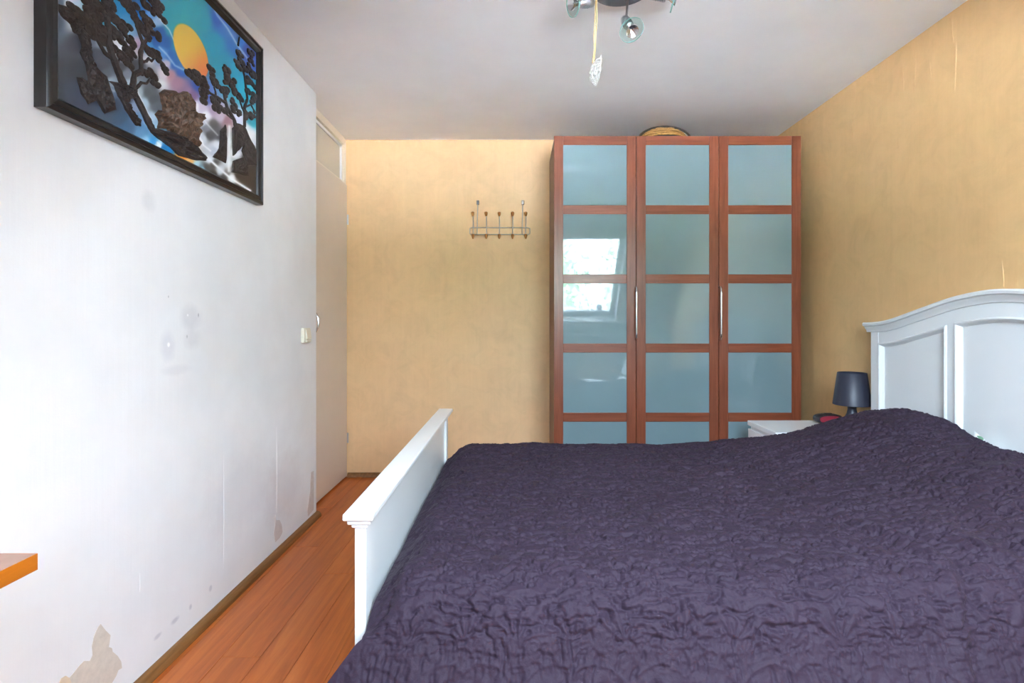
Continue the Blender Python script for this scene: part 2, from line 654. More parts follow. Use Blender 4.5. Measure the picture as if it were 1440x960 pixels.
mb = MB()
slope_box(mb, XL - 0.1, XR + 0.1, -0.05, WT0, 0, ROOF)
slope_box(mb, XL - 0.1, XR + 0.1, WT1, SLEN + 0.05, 0, ROOF)
xs = [XL - 0.1]
for a, b in WINS:
    xs += [a, b]
xs.append(XR + 0.1)
for k in range(0, len(xs), 2):
    slope_box(mb, xs[k], xs[k + 1], WT0, WT1, 0, ROOF)
struct(mb.build('ceiling_slope', M_SLOPE))
# bits of wall closing the ends
for k, (a, b) in enumerate(WINS):
    mb = MB()
    fw = 0.055
    for (q0, q1, r0, r1) in ((a, b, WT0, WT0 + fw), (a, b, WT1 - fw, WT1), (a, a + fw, WT0 + fw, WT1 - fw), (b - fw, b, WT0 + fw, WT1 - fw)):
        slope_box(mb, q0, q1, r0, r1, 0.14, 0.21)
    w = struct(mb.build('window_%d' % (k + 1), M_WHITE, bevel=0.004))
    g = MB()
    slope_box(g, a + fw, b - fw, WT0 + fw, WT1 - fw, 0.172, 0.178)
    g.build('pane', M_GLASS, w)
    hb = MB()
    slope_box(hb, (a + b) / 2 - 0.12, (a + b) / 2 + 0.12, WT1 - 0.045, WT1 - 0.025, 0.115, 0.14)
    hb.build('window_handle', M_SATIN, w)
# sill over the radiator
sill = struct(MB().box(0.1, XR, KY - 0.06, KY + 0.19, KZ - 0.03, KZ).build('trim_1', M_WHITE, bevel=0.004))

# skirting: quarter-round strips
def quarter(path, name, side):
    sec = [(0, 0), (0.026, 0), (0.026, 0.006)] + [(0.026 * math.cos(a) * 0.9 + 0.002, 0.006 + 0.024 * math.sin(a)) for a in (0.4, 0.8, 1.2)] + [(0.004, 0.030), (0, 0.030)]
    return struct(MB().sweep([(p, side, (0, 0, 1)) for p in path], sec).build(name, M_SKIRT))


quarter([(XL, KY + 0.001, 0), (XL, YE + 0.006, 0)], 'baseboard_left', (1, 0, 0))
quarter([(XD + 0.02, YB, 0), (XR, YB, 0)], 'baseboard_back', (0, -1, 0))
quarter([(XR, KY + 0.001, 0), (XR, YB - 0.03, 0)], 'baseboard_right', (-1, 0, 0))
# dark ceiling-joint strip along the back wall
struct(MB().box(XD, XR, YB - 0.006, YB, H - 0.008, H).build('trim_2', M_PAPER_BACK))

# door in the recess: frame, transom panel, leaf, hinges, handle
fr = MB()
fr.box(XD - 0.04, XD + 0.012, YE + 0.001, YE + 0.04, 0, H)
fr.box(XD - 0.04, XD + 0.006, YB - 0.05, YB - 0.001, 0, H)
fr.box(XD - 0.04, XD + 0.012, YE + 0.04, YB - 0.05, H - 0.05, H - 0.001)
fr.box(XD - 0.04, XD - 0.004, YE + 0.04, YB - 0.05, 2.075, 2.10)
dfr = struct(fr.build('trim_3', M_DOORFRAME, bevel=0.003))
tp = MB().box(XD - 0.03, XD - 0.018, YE + 0.04, YB - 0.05, 2.10, H - 0.05).build('transom_panel', M_TRANSOM, dfr)
bd = MB()
bd.box(XD - 0.018, XD - 0.008, YE + 0.04, YB - 0.05, H - 0.068, H - 0.05)
bd.box(XD - 0.018, XD - 0.008, YB - 0.066, YB - 0.05, 2.10, H - 0.068)
bd.build('transom_bead', M_WHITE, dfr)
DY0, DY1 = YE + 0.045, YB - 0.018
leaf = struct(MB().box(XD - 0.022, XD + 0.018, DY0, DY1, 0.012, 2.075).build('door_1', M_DOOR, bevel=0.003))
for hz in (0.28, 1.83):
    MB().tube([(XD + 0.022, DY1 + 0.004, hz - 0.035), (XD + 0.022, DY1 + 0.004, hz + 0.035)], 0.006).build('hinge', M_SATIN, leaf)
hp = on_left(445, 453, XD + 0.05)
hy = hp.y + 0.005
MB().tube([(XD + 0.018, hy, 1.04), (XD + 0.045, hy, 1.045), (XD + 0.058, hy, 1.075), (XD + 0.060, hy, 1.10), (XD + 0.058, hy, 1.125), (XD + 0.045, hy, 1.155), (XD + 0.018, hy, 1.16)], 0.006).build('door_handle', M_CHROME, leaf, smooth=True)

# torn wallpaper patches on the left wall (bare paper underneath, edges with depth)
def wall_patch(pts, name, mat, th=0.0012):
    return MB().extrude_poly([on_left(a, b, XL) for a, b in pts], (th, 0, 0)).build(name, mat, wl)


TORN = [(141, 877), (148, 886), (155, 893), (152.5, 909.5), (157, 911), (158, 916), (165, 922), (170, 930), (171, 939), (166, 942), (163, 950),
        (157, 960), (150, 976), (140, 985), (120, 990), (96, 990), (80, 978), (83, 962), (85, 954), (92, 951), (97, 953), (104, 945), (112, 935), (118, 929), (126, 929), (130, 921), (129, 908), (132, 894), (137, 882)]
wall_patch(TORN, 'torn_paper_patch', M_TORN)
wall_patch([(83, 960), (85, 954), (92, 950), (97, 953), (99, 958), (97, 966), (84, 970)], 'torn_paper_edge', M_TORN2, 0.0018)
wall_patch([(387, 724), (388, 731), (393, 731), (396, 738), (397, 748), (393, 756), (387, 762), (385, 750), (386.5, 738)], 'torn_paper_spot', M_STAIN)
wall_patch([(437, 664), (441, 662), (441, 716), (433, 726), (432, 718), (436, 690)], 'torn_paper_corner', M_STAIN)
# lifted vertical seams in the wallpaper of the left wall
for px, y0, y1 in ((196.5, 806, 832), (314.5, 640, 800), (389, 600, 720)):
    a, b = on_left(px, y0), on_left(px, y1)
    MB().tube([a, (a + b) / 2 + Vector((0.0006, 0.0008, 0)), b], [0.0004, 0.0010, 0.0004], 6).build('paper_seam', M_WALL, wl, smooth=True)
# lifted wrinkles in the wallpaper of the right wall
for px, y0, y1 in ((1287, 70, 135), (1271, 85, 134), (1309, 84, 112), (1340, 22, 60), (1343, 60, 130), (1264, 195, 212), (1369, 222, 232), (1410, 365, 404), (1199, 160, 195)):
    Y = XR * F_PX / (px - VX)
    z0, z1 = CAM_Z - (y0 - VY) * Y / F_PX, CAM_Z - (y1 - VY) * Y / F_PX
    n = 7
    pts = [Vector((XR, Y + 0.006 * math.sin(2.2 * k / n + px), z0 + (z1 - z0) * k / (n - 1))) for k in range(n)]
    MB().tube(pts, [0.0005 + 0.0019 * math.sin(math.pi * k / (n - 1)) for k in range(n)], 8).build('paper_wrinkle', M_PAPER_RIGHT, wr, smooth=True)

# light switch
sw = thing('light_switch', (XL, 2.855, 1.03), 'ivory light switch on the white wall beside the cream door', 'light switch')
MB().box(XL, XL + 0.018, 2.813, 2.900, 0.992, 1.072).build('plate', M_SWITCH, sw, bevel=0.004)
MB().hexa([(XL + 0.018, 2.828, 1.012), (XL + 0.030, 2.828, 1.014), (XL + 0.030, 2.888, 1.014), (XL + 0.018, 2.888, 1.012),
           (XL + 0.018, 2.828, 1.066), (XL + 0.023, 2.828, 1.066), (XL + 0.023, 2.888, 1.066), (XL + 0.018, 2.888, 1.066)]).build('rocker', M_SWITCH, sw, bevel=0.002)
MB().box(XL + 0.018, XL + 0.027, 2.828, 2.888, 0.997, 1.010).build('socket_lip', M_SWITCH, sw, bevel=0.002)

# ------------------------------------------------------------------ wardrobe
WX0, WX1, WY0, WY1, WTOP = 0.214, 1.714, 3.23, 3.742, 2.230
wdrb = thing('wardrobe', ((WX0 + WX1) / 2, (WY0 + WY1) / 2, 0), 'tall red-brown wardrobe with three frosted glass doors against the tan wall', 'wardrobe')
b = MB()
cy0 = WY0 + 0.024
for xa in (WX0 + 0.004, WX0 + 0.4985, WX0 + 0.9985, WX1 - 0.022):
    b.box(xa, xa + 0.018, cy0, WY1, 0.0, WTOP - 0.004)
b.box(WX0 + 0.022, WX1 - 0.022, cy0, WY1, WTOP - 0.024, WTOP - 0.006)
b.box(WX0 + 0.022, WX1 - 0.022, cy0, WY1, 0.06, 0.078)
b.box(WX0 + 0.022, WX1 - 0.022, WY1 - 0.008, WY1, 0.078, WTOP - 0.024)
b.box(WX0 + 0.022, WX1 - 0.022, cy0 + 0.02, cy0 + 0.036, 0.0, 0.06)
b.build('carcass', M_CHERRY_D, wdrb)
ST, RL, PANE = 0.056, 0.0545, 0.3645
for d in range(3):
    x0, x1 = WX0 + 0.5 * d + 0.0015, WX0 + 0.5 * (d + 1) - 0.0015
    zb = WTOP - (6 * RL + 5 * PANE)
    fm = MB()
    fm.box(x0, x0 + ST, WY0, WY0 + 0.022, zb, WTOP)
    fm.box(x1 - ST, x1, WY0, WY0 + 0.022, zb, WTOP)
    door = fm.build('door', M_CHERRY, wdrb, bevel=0.0015, seg=1)
    for k in range(6):
        z0 = zb + k * (RL + PANE)
        MB().box(x0 + ST + 0.0004, x1 - ST - 0.0004, WY0 + 0.0005, WY0 + 0.0215, z0, z0 + RL).build('rail', M_CHERRY_H, door, bevel=0.0015, seg=1)
        if k < 5:
            MB().box(x0 + ST - 0.004, x1 - ST + 0.004, WY0 + 0.005, WY0 + 0.011, z0 + RL - 0.004, z0 + RL + PANE + 0.004).build('pane', M_FROST, door)
            MB().box(x0 + ST - 0.004, x1 - ST + 0.004, WY0 + 0.0145, WY0 + 0.0175, z0 + RL - 0.004, z0 + RL + PANE + 0.004).build('backing_sheet', M_WHITE2, door)
    if d in (0, 1):
        hx = x1 + 0.0015 + 0.002
        hx = x1 - 0.004 if d == 0 else x1 + 0.004
        z0h, z1h = CAM_Z - (477 - VY) * WY0 / F_PX, CAM_Z - (404 - VY) * WY0 / F_PX
        pts = [(hx, WY0 + 0.001, z1h), (hx, WY0 - 0.022, z1h), (hx, WY0 - 0.032, z1h - 0.012), (hx, WY0 - 0.034, z1h - 0.04), (hx, WY0 - 0.034, z0h + 0.04), (hx, WY0 - 0.032, z0h + 0.012), (hx, WY0 - 0.022, z0h), (hx, WY0 + 0.001, z0h)]
        if d == 0:
            hb = MB().tube(pts, 0.0062, 10).build('handle', M_CHROME, door, smooth=True)
        else:
            hdl_pts = pts
    if d == 2:
        MB().tube(hdl_pts, 0.0062, 10).build('handle', M_CHROME, door, smooth=True)

# round wicker tray leaning back on top of the wardrobe
bx, by, bz = 0.915, 3.43, WTOP + 0.001
tray = thing('wicker_basket', (bx, by, bz), 'round golden wicker basket with black trim lying on top of the wardrobe', 'basket')
prof = [(0.0, 0.093), (0.05, 0.091), (0.09, 0.081), (0.125, 0.062), (0.155, 0.034), (0.168, 0.0), (0.162, 0.0), (0.148, 0.034), (0.119, 0.058), (0.086, 0.075), (0.0, 0.086)]
MB().lathe(prof, 40, (bx, by, bz + 0.006)).build('bowl', M_WICKER, tray, smooth=True)
for k in range(9):
    r, h = [(0.164, 0.022), (0.155, 0.040), (0.143, 0.056), (0.128, 0.066), (0.112, 0.075), (0.094, 0.083), (0.074, 0.089), (0.052, 0.093), (0.026, 0.095)][k]
    MB().tube([(bx + r * math.cos(t * math.pi / 20), by + r * math.sin(t * math.pi / 20), bz + 0.004 + h + 0.0022 * math.sin(t * 5 + k * 3)) for t in range(40)], 0.0042, 6, closed=True).build('cane_ring', M_WICKER, tray, smooth=True)
MB().tube([(bx + 0.170 * math.cos(t * math.pi / 20), by + 0.170 * math.sin(t * math.pi / 20), bz + 0.009) for t in range(40)], 0.008, 8, closed=True).build('rim', M_BLACKTRIM, tray, smooth=True)
MB().tube([(bx + q, by - 0.095, bz + 0.006 + 0.086 * math.sqrt(max(0, 1 - (q / 0.165) ** 2))) for q in [0.165 * math.cos(math.pi * k / 24) for k in range(25)]], 0.0070, 8).build('handle', M_BLACKTRIM, tray, smooth=True)

# ------------------------------------------------------------------ bed
HX = 1.745          # front face of the headboard frame
BY0, BY1 = 1.215, 2.640
CY = (BY0 + BY1) / 2
bed = thing('bed', (0.7, CY, 0), 'white lacquered double bed with arched panelled headboard against the tan wall', 'bed')
tabT = [0, .07, .15, .248, .35, .45, .54, .62, .72, .81, .9, 1.0, 1.1]
tabZ = [1.224, 1.222, 1.216, 1.206, 1.190, 1.171, 1.155, 1.140, 1.121, 1.109, 1.103, 1.101, 1.101]


def arch(y):
    return float(np.interp(abs(y - CY) / 0.73, tabT, tabZ))


def arch_s(y):
    return sum(arch(y + d) for d in (-0.03, -0.015, 0, 0.015, 0.03)) / 5


def yz_profile_slab(y0, y1, zlow, ztop_fn, x0, x1, n=48):
    m = MB()
    ys = [y0 + (y1 - y0) * k / n for k in range(n + 1)]
    vs = []
    for y in ys:
        zl = zlow(y) if callable(zlow) else zlow
        vs += [(x0, y, zl), (x0, y, ztop_fn(y)), (x1, y, ztop_fn(y)), (x1, y, zl)]
    fs = []
    for k in range(n):
        a, c = 4 * k, 4 * (k + 1)
        for j in range(4):
            l = (j + 1) % 4
            fs.append((a + j, c + j, c + l, a + l))
    fs += [(0, 1, 2, 3), (4 * n + 3, 4 * n + 2, 4 * n + 1, 4 * n)]
    return m.add(vs, fs)


TOPO = 0.040        # cap height under the arch line
hbd = yz_profile_slab(BY0 + 0.03, BY1 - 0.03, 0.25, lambda y: arch_s(y) - TOPO, HX + 0.014, HX + 0.040).build('headboard', M_WHITE, bed)
pw = 0.058
for s in (0, 1):
    ya = BY0 if s == 0 else BY1 - pw
    MB().box(HX - 0.002, HX + 0.052, ya, ya + pw, 0, 1.065).build('post', M_WHITE, hbd, bevel=0.004)
yz_profile_slab(BY0 + pw, BY1 - pw, lambda y: arch_s(y) - 0.100, lambda y: arch_s(y) - TOPO + 0.002, HX, HX + 0.014).build('top_rail', M_WHITE, hbd)
STI = [(CY - 0.245, CY - 0.203), (CY + 0.203, CY + 0.245)]
for a, c in STI:
    yz_profile_slab(a, c, 0.45, lambda y: arch_s(y) - 0.0995, HX, HX + 0.014, 6).build('stile', M_WHITE, hbd)
MB().box(HX, HX + 0.014, BY0 + pw, BY1 - pw, 0.35, 0.45).build('bottom_rail', M_WHITE, hbd)
# cap moulding that follows the arch
capsec = [(-0.002, -0.048), (-0.006, -0.046), (-0.008, -0.036), (-0.014, -0.030), (-0.018, -0.020), (-0.026, -0.016), (-0.028, -0.006), (-0.024, 0.0), (0.062, 0.0), (0.064, -0.012), (0.054, -0.03), (0.050, -0.048)]
path = []
n = 72
for k in range(n + 1):
    y = BY0 - 0.024 + (BY1 - BY0 + 0.048) * k / n
    path.append(((HX, y, arch_s(y)), (1, 0, 0), (0, 0, 1)))
MB().sweep(path, capsec).build('cap_moulding', M_WHITE, hbd, smooth=True)
# panel mouldings: a bevelled frame around each sunk panel
def moulding(y0, y1):
    zf = lambda y: arch_s(y) - 0.100
    n = 16
    up = [(y0, 0.45)] + [(y0 + (y1 - y0) * k / n, zf(y0 + (y1 - y0) * k / n)) for k in range(n + 1)] + [(y1, 0.45)]
    yc, zc = (y0 + y1) / 2, 0.8
    m = MB()
    w = 0.021
    sec = [(0.0, 0.014), (0.0, -0.003), (0.006, -0.007), (0.011, -0.004), (0.015, 0.004), (w, 0.012), (w, 0.014)]
    ring = []
    L = len(up)
    for i, (y, z) in enumerate(up):
        # inward offset direction (mitred)
        dirs = []
        for (j0, j1) in ((i - 1, i), (i, i + 1)):
            a, c = up[j0 % L], up[j1 % L]
            t = Vector((c[0] - a[0], c[1] - a[1]))
            if t.length < 1e-6:
                continue
            t.normalize()
            dirs.append(Vector((t.y, -t.x)))
        d = sum(dirs, Vector((0, 0)))
        d.normalize()
        k = 1 / max(0.4, d.dot(dirs[0]))
        d *= k
        ring.append([(HX + q, y + d.x * p, z + d.y * p) for p, q in sec])
    vs = [q for r in ring for q in r]
    S = len(sec)
    fs = []
    for i in range(L):
        j = (i + 1) % L
        for s in range(S):
            t = (s + 1) % S
            fs.append((i * S + s, i * S + t, j * S + t, j * S + s))
    m.add(vs, fs)
    return m


for y0, y1 in ((BY0 + pw, STI[0][0]), (STI[0][1], STI[1][0]), (STI[1][1], BY1 - pw)):
    moulding(y0, y1).build('panel_moulding', M_WHITE, hbd)

# footboard
FX0, FX1 = -0.374, -0.348
FT = 0.673
ftb = MB().box(FX0 + 0.006, FX1 - 0.010, BY0 + 0.02, BY1 - 0.02, 0.16, FT - 0.028).build('footboard', M_WHITE, bed)
for s in (0, 1):
    ya = BY0 if s == 0 else BY1 - 0.055
    MB().box(FX0, FX1, ya, ya + 0.055, 0, FT - 0.03).build('post', M_WHITE, ftb, bevel=0.004)
cm = MB()
cm.box(FX0 - 0.022, FX1 + 0.021, BY0 - 0.018, BY1 + 0.020, FT - 0.016, FT)
MB_cap = cm.build('cap', M_WHITE, ftb, bevel=0.004, seg=3)
cm = MB()
cm.box(FX0 - 0.014, FX1 + 0.014, BY0 - 0.011, BY1 + 0.012, FT - 0.027, FT - 0.0155)
cm.box(FX0 - 0.006, FX1 + 0.006, BY0 - 0.005, BY1 + 0.005, FT - 0.036, FT - 0.0265)
cm.build('cap_moulding', M_WHITE, ftb, bevel=0.004, seg=3)
for ya in (BY0 + 0.012, BY1 - 0.040):
    MB().box(FX1 - 0.012, HX + 0.01, ya, ya + 0.026, 0.18, 0.36).build('side_rail', M_WHITE, bed, bevel=0.004)

matt = tag(MB().box(-0.325, 1.70, BY0 + 0.06, BY1 - 0.06, 0.20, 0.45).build('mattress', M_MATTRESS, bevel=0.04, seg=4),
           'pale mattress hidden under the dark purple bedspread', 'mattress')


# bedspread ----------------------------------------------------------------
def vnoise(x, y, seed):
    """smooth value noise on arrays"""
    r = np.random.default_rng(seed).random((256, 256)).astype(np.float32)
    xi, yi = np.floor(x).astype(int), np.floor(y).astype(int)
    fx, fy = x - xi, y - yi
    fx = fx * fx * fx * (fx * (fx * 6 - 15) + 10)
    fy = fy * fy * fy * (fy * (fy * 6 - 15) + 10)
    a = r[xi % 256, yi % 256]; b_ = r[(xi + 1) % 256, yi % 256]
    c = r[xi % 256, (yi + 1) % 256]; d = r[(xi + 1) % 256, (yi + 1) % 256]
    return (a * (1 - fx) + b_ * fx) * (1 - fy) + (c * (1 - fx) + d * fx) * fy


def ridged(x, y, seed, octv=3):
    s = np.zeros_like(x)
    amp, tot = 1.0, 0
    for k in range(octv):
        n_ = vnoise(x * 2 ** k, y * 2 ** k, seed + k)
        s += amp * (1 - np.abs(2 * n_ - 1))
        tot += amp
        amp *= 0.55
    return s / tot


def sstep(a, b_, x):
    t = np.clip((x - a) / (b_ - a), 0, 1)
    return t * t * (3 - 2 * t)


def bedspread():
    ZT = 0.515
    # cross section from the far hem over the top to the near hem
    pts = [(2.655, 0.20), (2.650, 0.40)]
    for k in range(0, 9):
        a = math.pi / 2 * k / 8
        pts.append((2.572 + 0.075 * math.cos(a), 0.440 + (ZT - 0.440) * math.sin(a)))
    pts.append((1.9, ZT + 0.006))
    yn, rn = 1.285, 0.115
    for k in range(0, 11):
        a = math.pi / 2 * k / 10 * 0.74
        pts.append((yn - rn * math.sin(a), ZT - rn + rn * math.cos(a)))
    y_, z_ = pts[-1]
    pts += [(y_ - 0.040, z_ - 0.09), (y_ - 0.082, z_ - 0.18), (y_ - 0.122, z_ - 0.27), (y_ - 0.150, z_ - 0.33)]
    P = np.array(pts)
    seg = np.hypot(*np.diff(P, axis=0).T)
    cum = np.concatenate([[0], np.cumsum(seg)])
    nu, nv = 760, 720
    s = np.linspace(0, cum[-1], nv)
    cy = np.interp(s, cum, P[:, 0])
    cz = np.interp(s, cum, P[:, 1])
    # soften the polyline a little
    ker = np.hanning(13); ker /= ker.sum()
    cy[6:-6] = np.convolve(cy, ker, 'valid'); cz[6:-6] = np.convolve(cz, ker, 'valid')
    s_top_end = cum[2 + 9 + 0]            # start of near rounding
    u = np.linspace(0, 1, nu)
    U, S = np.meshgrid(u, s, indexing='ij')
    Yc = np.broadcast_to(cy, U.shape).copy()
    Zc = np.broadcast_to(cz, U.shape).copy()
    drop_n = np.clip((ZT - 0.05 - Zc) / 0.3, 0, 1.4) * (Yc < 1.6)      # 0 on top, grows down the near drop
    drop_f = np.clip((ZT - 0.05 - Zc) / 0.3, 0, 1.4) * (Yc > 2.2)
    X0 = -0.342 - 0.24 * np.clip(drop_n - 0.15, 0, 2)
    X1 = 1.722 + 0 * drop_n
    X = X0 + (X1 - X0) * U
    Y, Z = Yc, Zc
    top = sstep(0.40, 0.50, Zc)           # 1 on the top surface
    # foot end rolls down against the footboard
    tuck = 1 - sstep(-0.35, -0.20, X)
    Z = Z - 0.075 * (tuck ** 2.0) * top
    # pillows
    fx = np.interp(X, [0.70, .9, 1.05, 1.2, 1.32, 1.41, 1.5, 1.6, 1.68, 1.73], [0, .028, .062, .105, .150, .195, .222, .232, .215, .18])
    gy = np.interp(Y, [1.15, 1.22, 1.32, 1.5, 1.65, 1.80, 1.90, 1.99, 2.09, 2.2, 2.3, 2.42, 2.52, 2.60, 2.66], [.10, .22, .44, .60, .66, .67, .69, .80, .95, 1.0, .93, .72, .52, .28, .08])
    sm = lambda A: A
    Z = Z + fx * gy * sstep(0.36, 0.50, Zc)
    # broad slack and sag
    Z = Z + (0.010 * (vnoise(X * 3.1 + 9, Y * 3.4 + 4, 5) - 0.5) + 0.006 * (vnoise(X * 8 + 3, Y * 7 + 1, 6) - 0.5)) * top
    # fold that runs off the near pillow and down the drop
    fold = np.exp(-((X - (1.00 + 0.05 * np.sin(S * 9)) - 0.18 * np.clip(1.45 - Y, 0, 1) + 0.06) / 0.022) ** 2) * sstep(1.62, 1.36, Y)
    fold2 = np.exp(-((X - (1.14 + 0.04 * np.sin(S * 7 + 1)) - 0.10 * np.clip(1.45 - Y, 0, 1)) / 0.03) ** 2) * sstep(1.60, 1.34, Y)
    # soft vertical folds in the near drop
    wav = (np.sin(X * 15 + 0.7 + 1.3 * np.sin(X * 4.1)) * 0.011 + np.sin(X * 33 + 2) * 0.004) * drop_n
    corner = np.exp(-((X + 0.30) / 0.10) ** 2)
    Y = Y - wav - 0.020 * corner * drop_n
    B = np.stack([X, Y, Z], -1)
    du = np.gradient(B, axis=0); dv = np.gradient(B, axis=1)
    N = np.cross(dv, du)
    N /= np.linalg.norm(N, axis=-1, keepdims=True) + 1e-9
    flip = np.sign(N[nu // 2, nv // 2, 2]); N *= flip
    # quilted fans
    a, b_ = 0.118, 0.150
    sx = X / a
    sy = (cum[-1] - S) / b_
    h = np.zeros_like(X)
    for dr in (0, -1):
        r_ = np.floor(sy) + dr
        off = 0.5 * np.mod(r_, 2)
        cxn = np.round(sx - off) + off
        mir = np.where(np.mod(np.floor(cxn + 0.25), 2) > 0, 1.0, -1.0)
        lx = (sx - cxn) * a
        ly = (sy - r_ - 0.12) * b_
        rr = np.hypot(lx, ly)
        th = np.arctan2(lx, ly) + 0.25 * mir * rr / 0.1
        win = sstep(0.006, 0.02, rr) * (1 - sstep(0.070, 0.098, rr)) * (1 - sstep(1.15, 1.5, np.abs(th)))
        h += win * (0.5 + 0.5 * np.cos(th * 13)) * 0.0090
        # short tail of ridges hanging under the fan
        td = np.arctan2(lx, -ly)
        wtail = sstep(0.006, 0.02, rr) * (1 - sstep(0.035, 0.055, rr)) * (1 - sstep(0.8, 1.1, np.abs(td)))
        h += wtail * (0.5 + 0.5 * np.cos(td * 11)) * 0.0045
        # scroll outline around the fan
        h += 0.0034 * np.exp(-((rr - 0.102 - 0.012 * np.cos(3 * th)) / 0.0042) ** 2) * (1 - sstep(1.9, 2.3, np.abs(th)))
        # small volutes at the foot of the fan
        for sg in (-1, 1):
            vx, vy = lx - sg * 0.034, ly + 0.006
            vr = np.hypot(vx, vy); va = np.arctan2(vy, vx * sg)
            h += 0.0030 * (0.5 + 0.5 * np.cos(vr * 700 - va)) * (1 - sstep(0.018, 0.028, vr))
    patt = 0.45 + 0.55 * sstep(0.0, 0.6, drop_n)
    h = h * patt
    # puckers: creases that run along the bed on top and up-down on the drop
    wx = X + 0.02 * vnoise(X * 20, S * 20, 31); wy = S + 0.02 * vnoise(X * 20 + 7, S * 20 + 3, 32)
    c1 = ridged(wx * 26, wy * 58, 41)
    c2 = ridged(wx * 62, wy * 19, 51)
    c3 = ridged(wx * 90, wy * 95, 61, 2)
    dn = np.clip(drop_n * 2, 0, 1)
    crease = c1 * (1 - dn) + c2 * dn
    h += -0.028 * np.clip(crease - 0.60, 0, 1) * 1.6 * (1 - 0.60 * dn) + 0.0036 * (c3 - 0.5) * (1 - 0.4 * dn)
    big = vnoise(X * 14, S * 17, 71)
    h += 0.007 * (big - 0.5)
    h += 0.012 * fold - 0.007 * np.roll(fold, 12, 0) + 0.010 * fold2
    edge = np.minimum(1, np.minimum(U, 1 - U) * 60)
    B = B + N * (h * edge)[..., None]
    B[..., 0] = np.minimum(B[..., 0], HX - 0.008)
    near_foot = (B[..., 1] > BY0 - 0.026)
    B[..., 0] = np.where(near_foot, np.maximum(B[..., 0], FX1 + 0.004), B[..., 0])
    verts = B.reshape(-1, 3).astype(np.float32)
    idx = np.arange(nu * nv).reshape(nu, nv)
    quads = np.stack([idx[:-1, :-1], idx[1:, :-1], idx[1:, 1:], idx[:-1, 1:]], -1).reshape(-1, 4)
    me = bpy.data.meshes.new('bedspread')
    me.vertices.add(len(verts)); me.vertices.foreach_set('co', verts.ravel())
    me.loops.add(quads.size); me.loops.foreach_set('vertex_index', quads.ravel().astype(np.int32))
    me.polygons.add(len(quads))
    me.polygons.foreach_set('loop_start', np.arange(0, quads.size, 4, dtype=np.int32))
    me.polygons.foreach_set('use_smooth', np.ones(len(quads), dtype=bool))
    me.update(calc_edges=True)
    me.materials.append(M_SPREAD)
    o = bpy.data.objects.new('bedspread', me)
    COL.objects.link(o)
    return o


tag(bedspread(), 'dark aubergine quilted bedspread with fan pattern spread over the bed and pillows', 'bedspread')

# corner of a white pillow showing between bedspread and headboard
pil = MB()
vs, fs = [], []
nu_, nv_ = 24, 16
for j in range(nv_ + 1):
    for i in range(nu_ + 1):
        a, c = 2 * i / nu_ - 1, 2 * j / nv_ - 1
        bul = ((1 - a ** 4) * (1 - c ** 4)) ** 0.5
        yy = 1.925 + 0.090 * a * (1 - 0.05 * (1 - c * c)) 
        zz = 0.630 + 0.065 * c * (1 - 0.06 * (1 - a * a)) + 0.045 * (a - 1) 
        vs.append((1.7215 - 0.020 * bul, yy, zz))
for j in range(nv_ + 1):
    for i in range(nu_ + 1):
        a, c = 2 * i / nu_ - 1, 2 * j / nv_ - 1
        bul = ((1 - a ** 4) * (1 - c ** 4)) ** 0.5
        q = vs[j * (nu_ + 1) + i]
        vs.append((1.7225 + 0.014 * bul, q[1], q[2]))
O = (nu_ + 1) * (nv_ + 1)
for j in range(nv_):
    for i in range(nu_):
        k = j * (nu_ + 1) + i
        fs.append((k, k + 1, k + nu_ + 2, k + nu_ + 1))
        fs.append((O + k + nu_ + 1, O + k + nu_ + 2, O + k + 1, O + k))
pil.add(vs, fs)
po = thing('pillow', (1.72, 1.925, 0.52), 'white pillow corner peeking out between bedspread and headboard', 'pillow')
pil.build('pillowcase', M_PILLOW, po, smooth=True, fix=False)
MB().ball((1.716, 1.985, 0.672), 0.013, 12, 6, (0.25, 1.4, 0.7)).build('leaf_print', M_GREENPRINT, po, smooth=True)

# ------------------------------------------------------------------ nightstand and what stands on it
NX0, NX1, NY0, NY1, NZ = 1.290, 1.785, 2.674, 3.005, 0.550
ns = thing('nightstand', ((NX0 + NX1) / 2, (NY0 + NY1) / 2, 0), 'white nightstand with drawers between the bed and the wardrobe', 'nightstand')
b = MB()
b.box(NX0 + 0.020, NX1, NY0 + 0.002, NY0 + 0.020, 0.0, NZ - 0.026)
b.box(NX0 + 0.020, NX1, NY1 - 0.020, NY1 - 0.002, 0.0, NZ - 0.026)
b.box(NX1 - 0.008, NX1, NY0 + 0.020, NY1 - 0.020, 0.03, NZ - 0.026)
b.box(NX0 + 0.020, NX1 - 0.008, NY0 + 0.020, NY1 - 0.020, 0.03, 0.045)
b.build('body', M_WHITE2, ns)
MB().box(NX0, NX1, NY0, NY1, NZ - 0.026, NZ).build('top', M_WHITE2, ns, bevel=0.002)
for z0, z1 in ((0.04, 0.265), (0.270, NZ - 0.046)):
    dr = MB().box(NX0 + 0.004, NX0 + 0.020, NY0 + 0.001, NY1 - 0.001, z0, z1).build('drawer', M_WHITE2, ns, bevel=0.0015)
    MB().box(NX0 + 0.021, NX1 - 0.02, NY0 + 0.024, NY1 - 0.024, z0 + 0.02, z1 - 0.03).build('drawer_box', M_WHITE2, dr)
MB().box(NX0 + 0.012, NX0 + 0.020, NY0 + 0.020, NY1 - 0.020, NZ - 0.046, NZ - 0.026).build('grip_rail', M_WHITE2, ns)

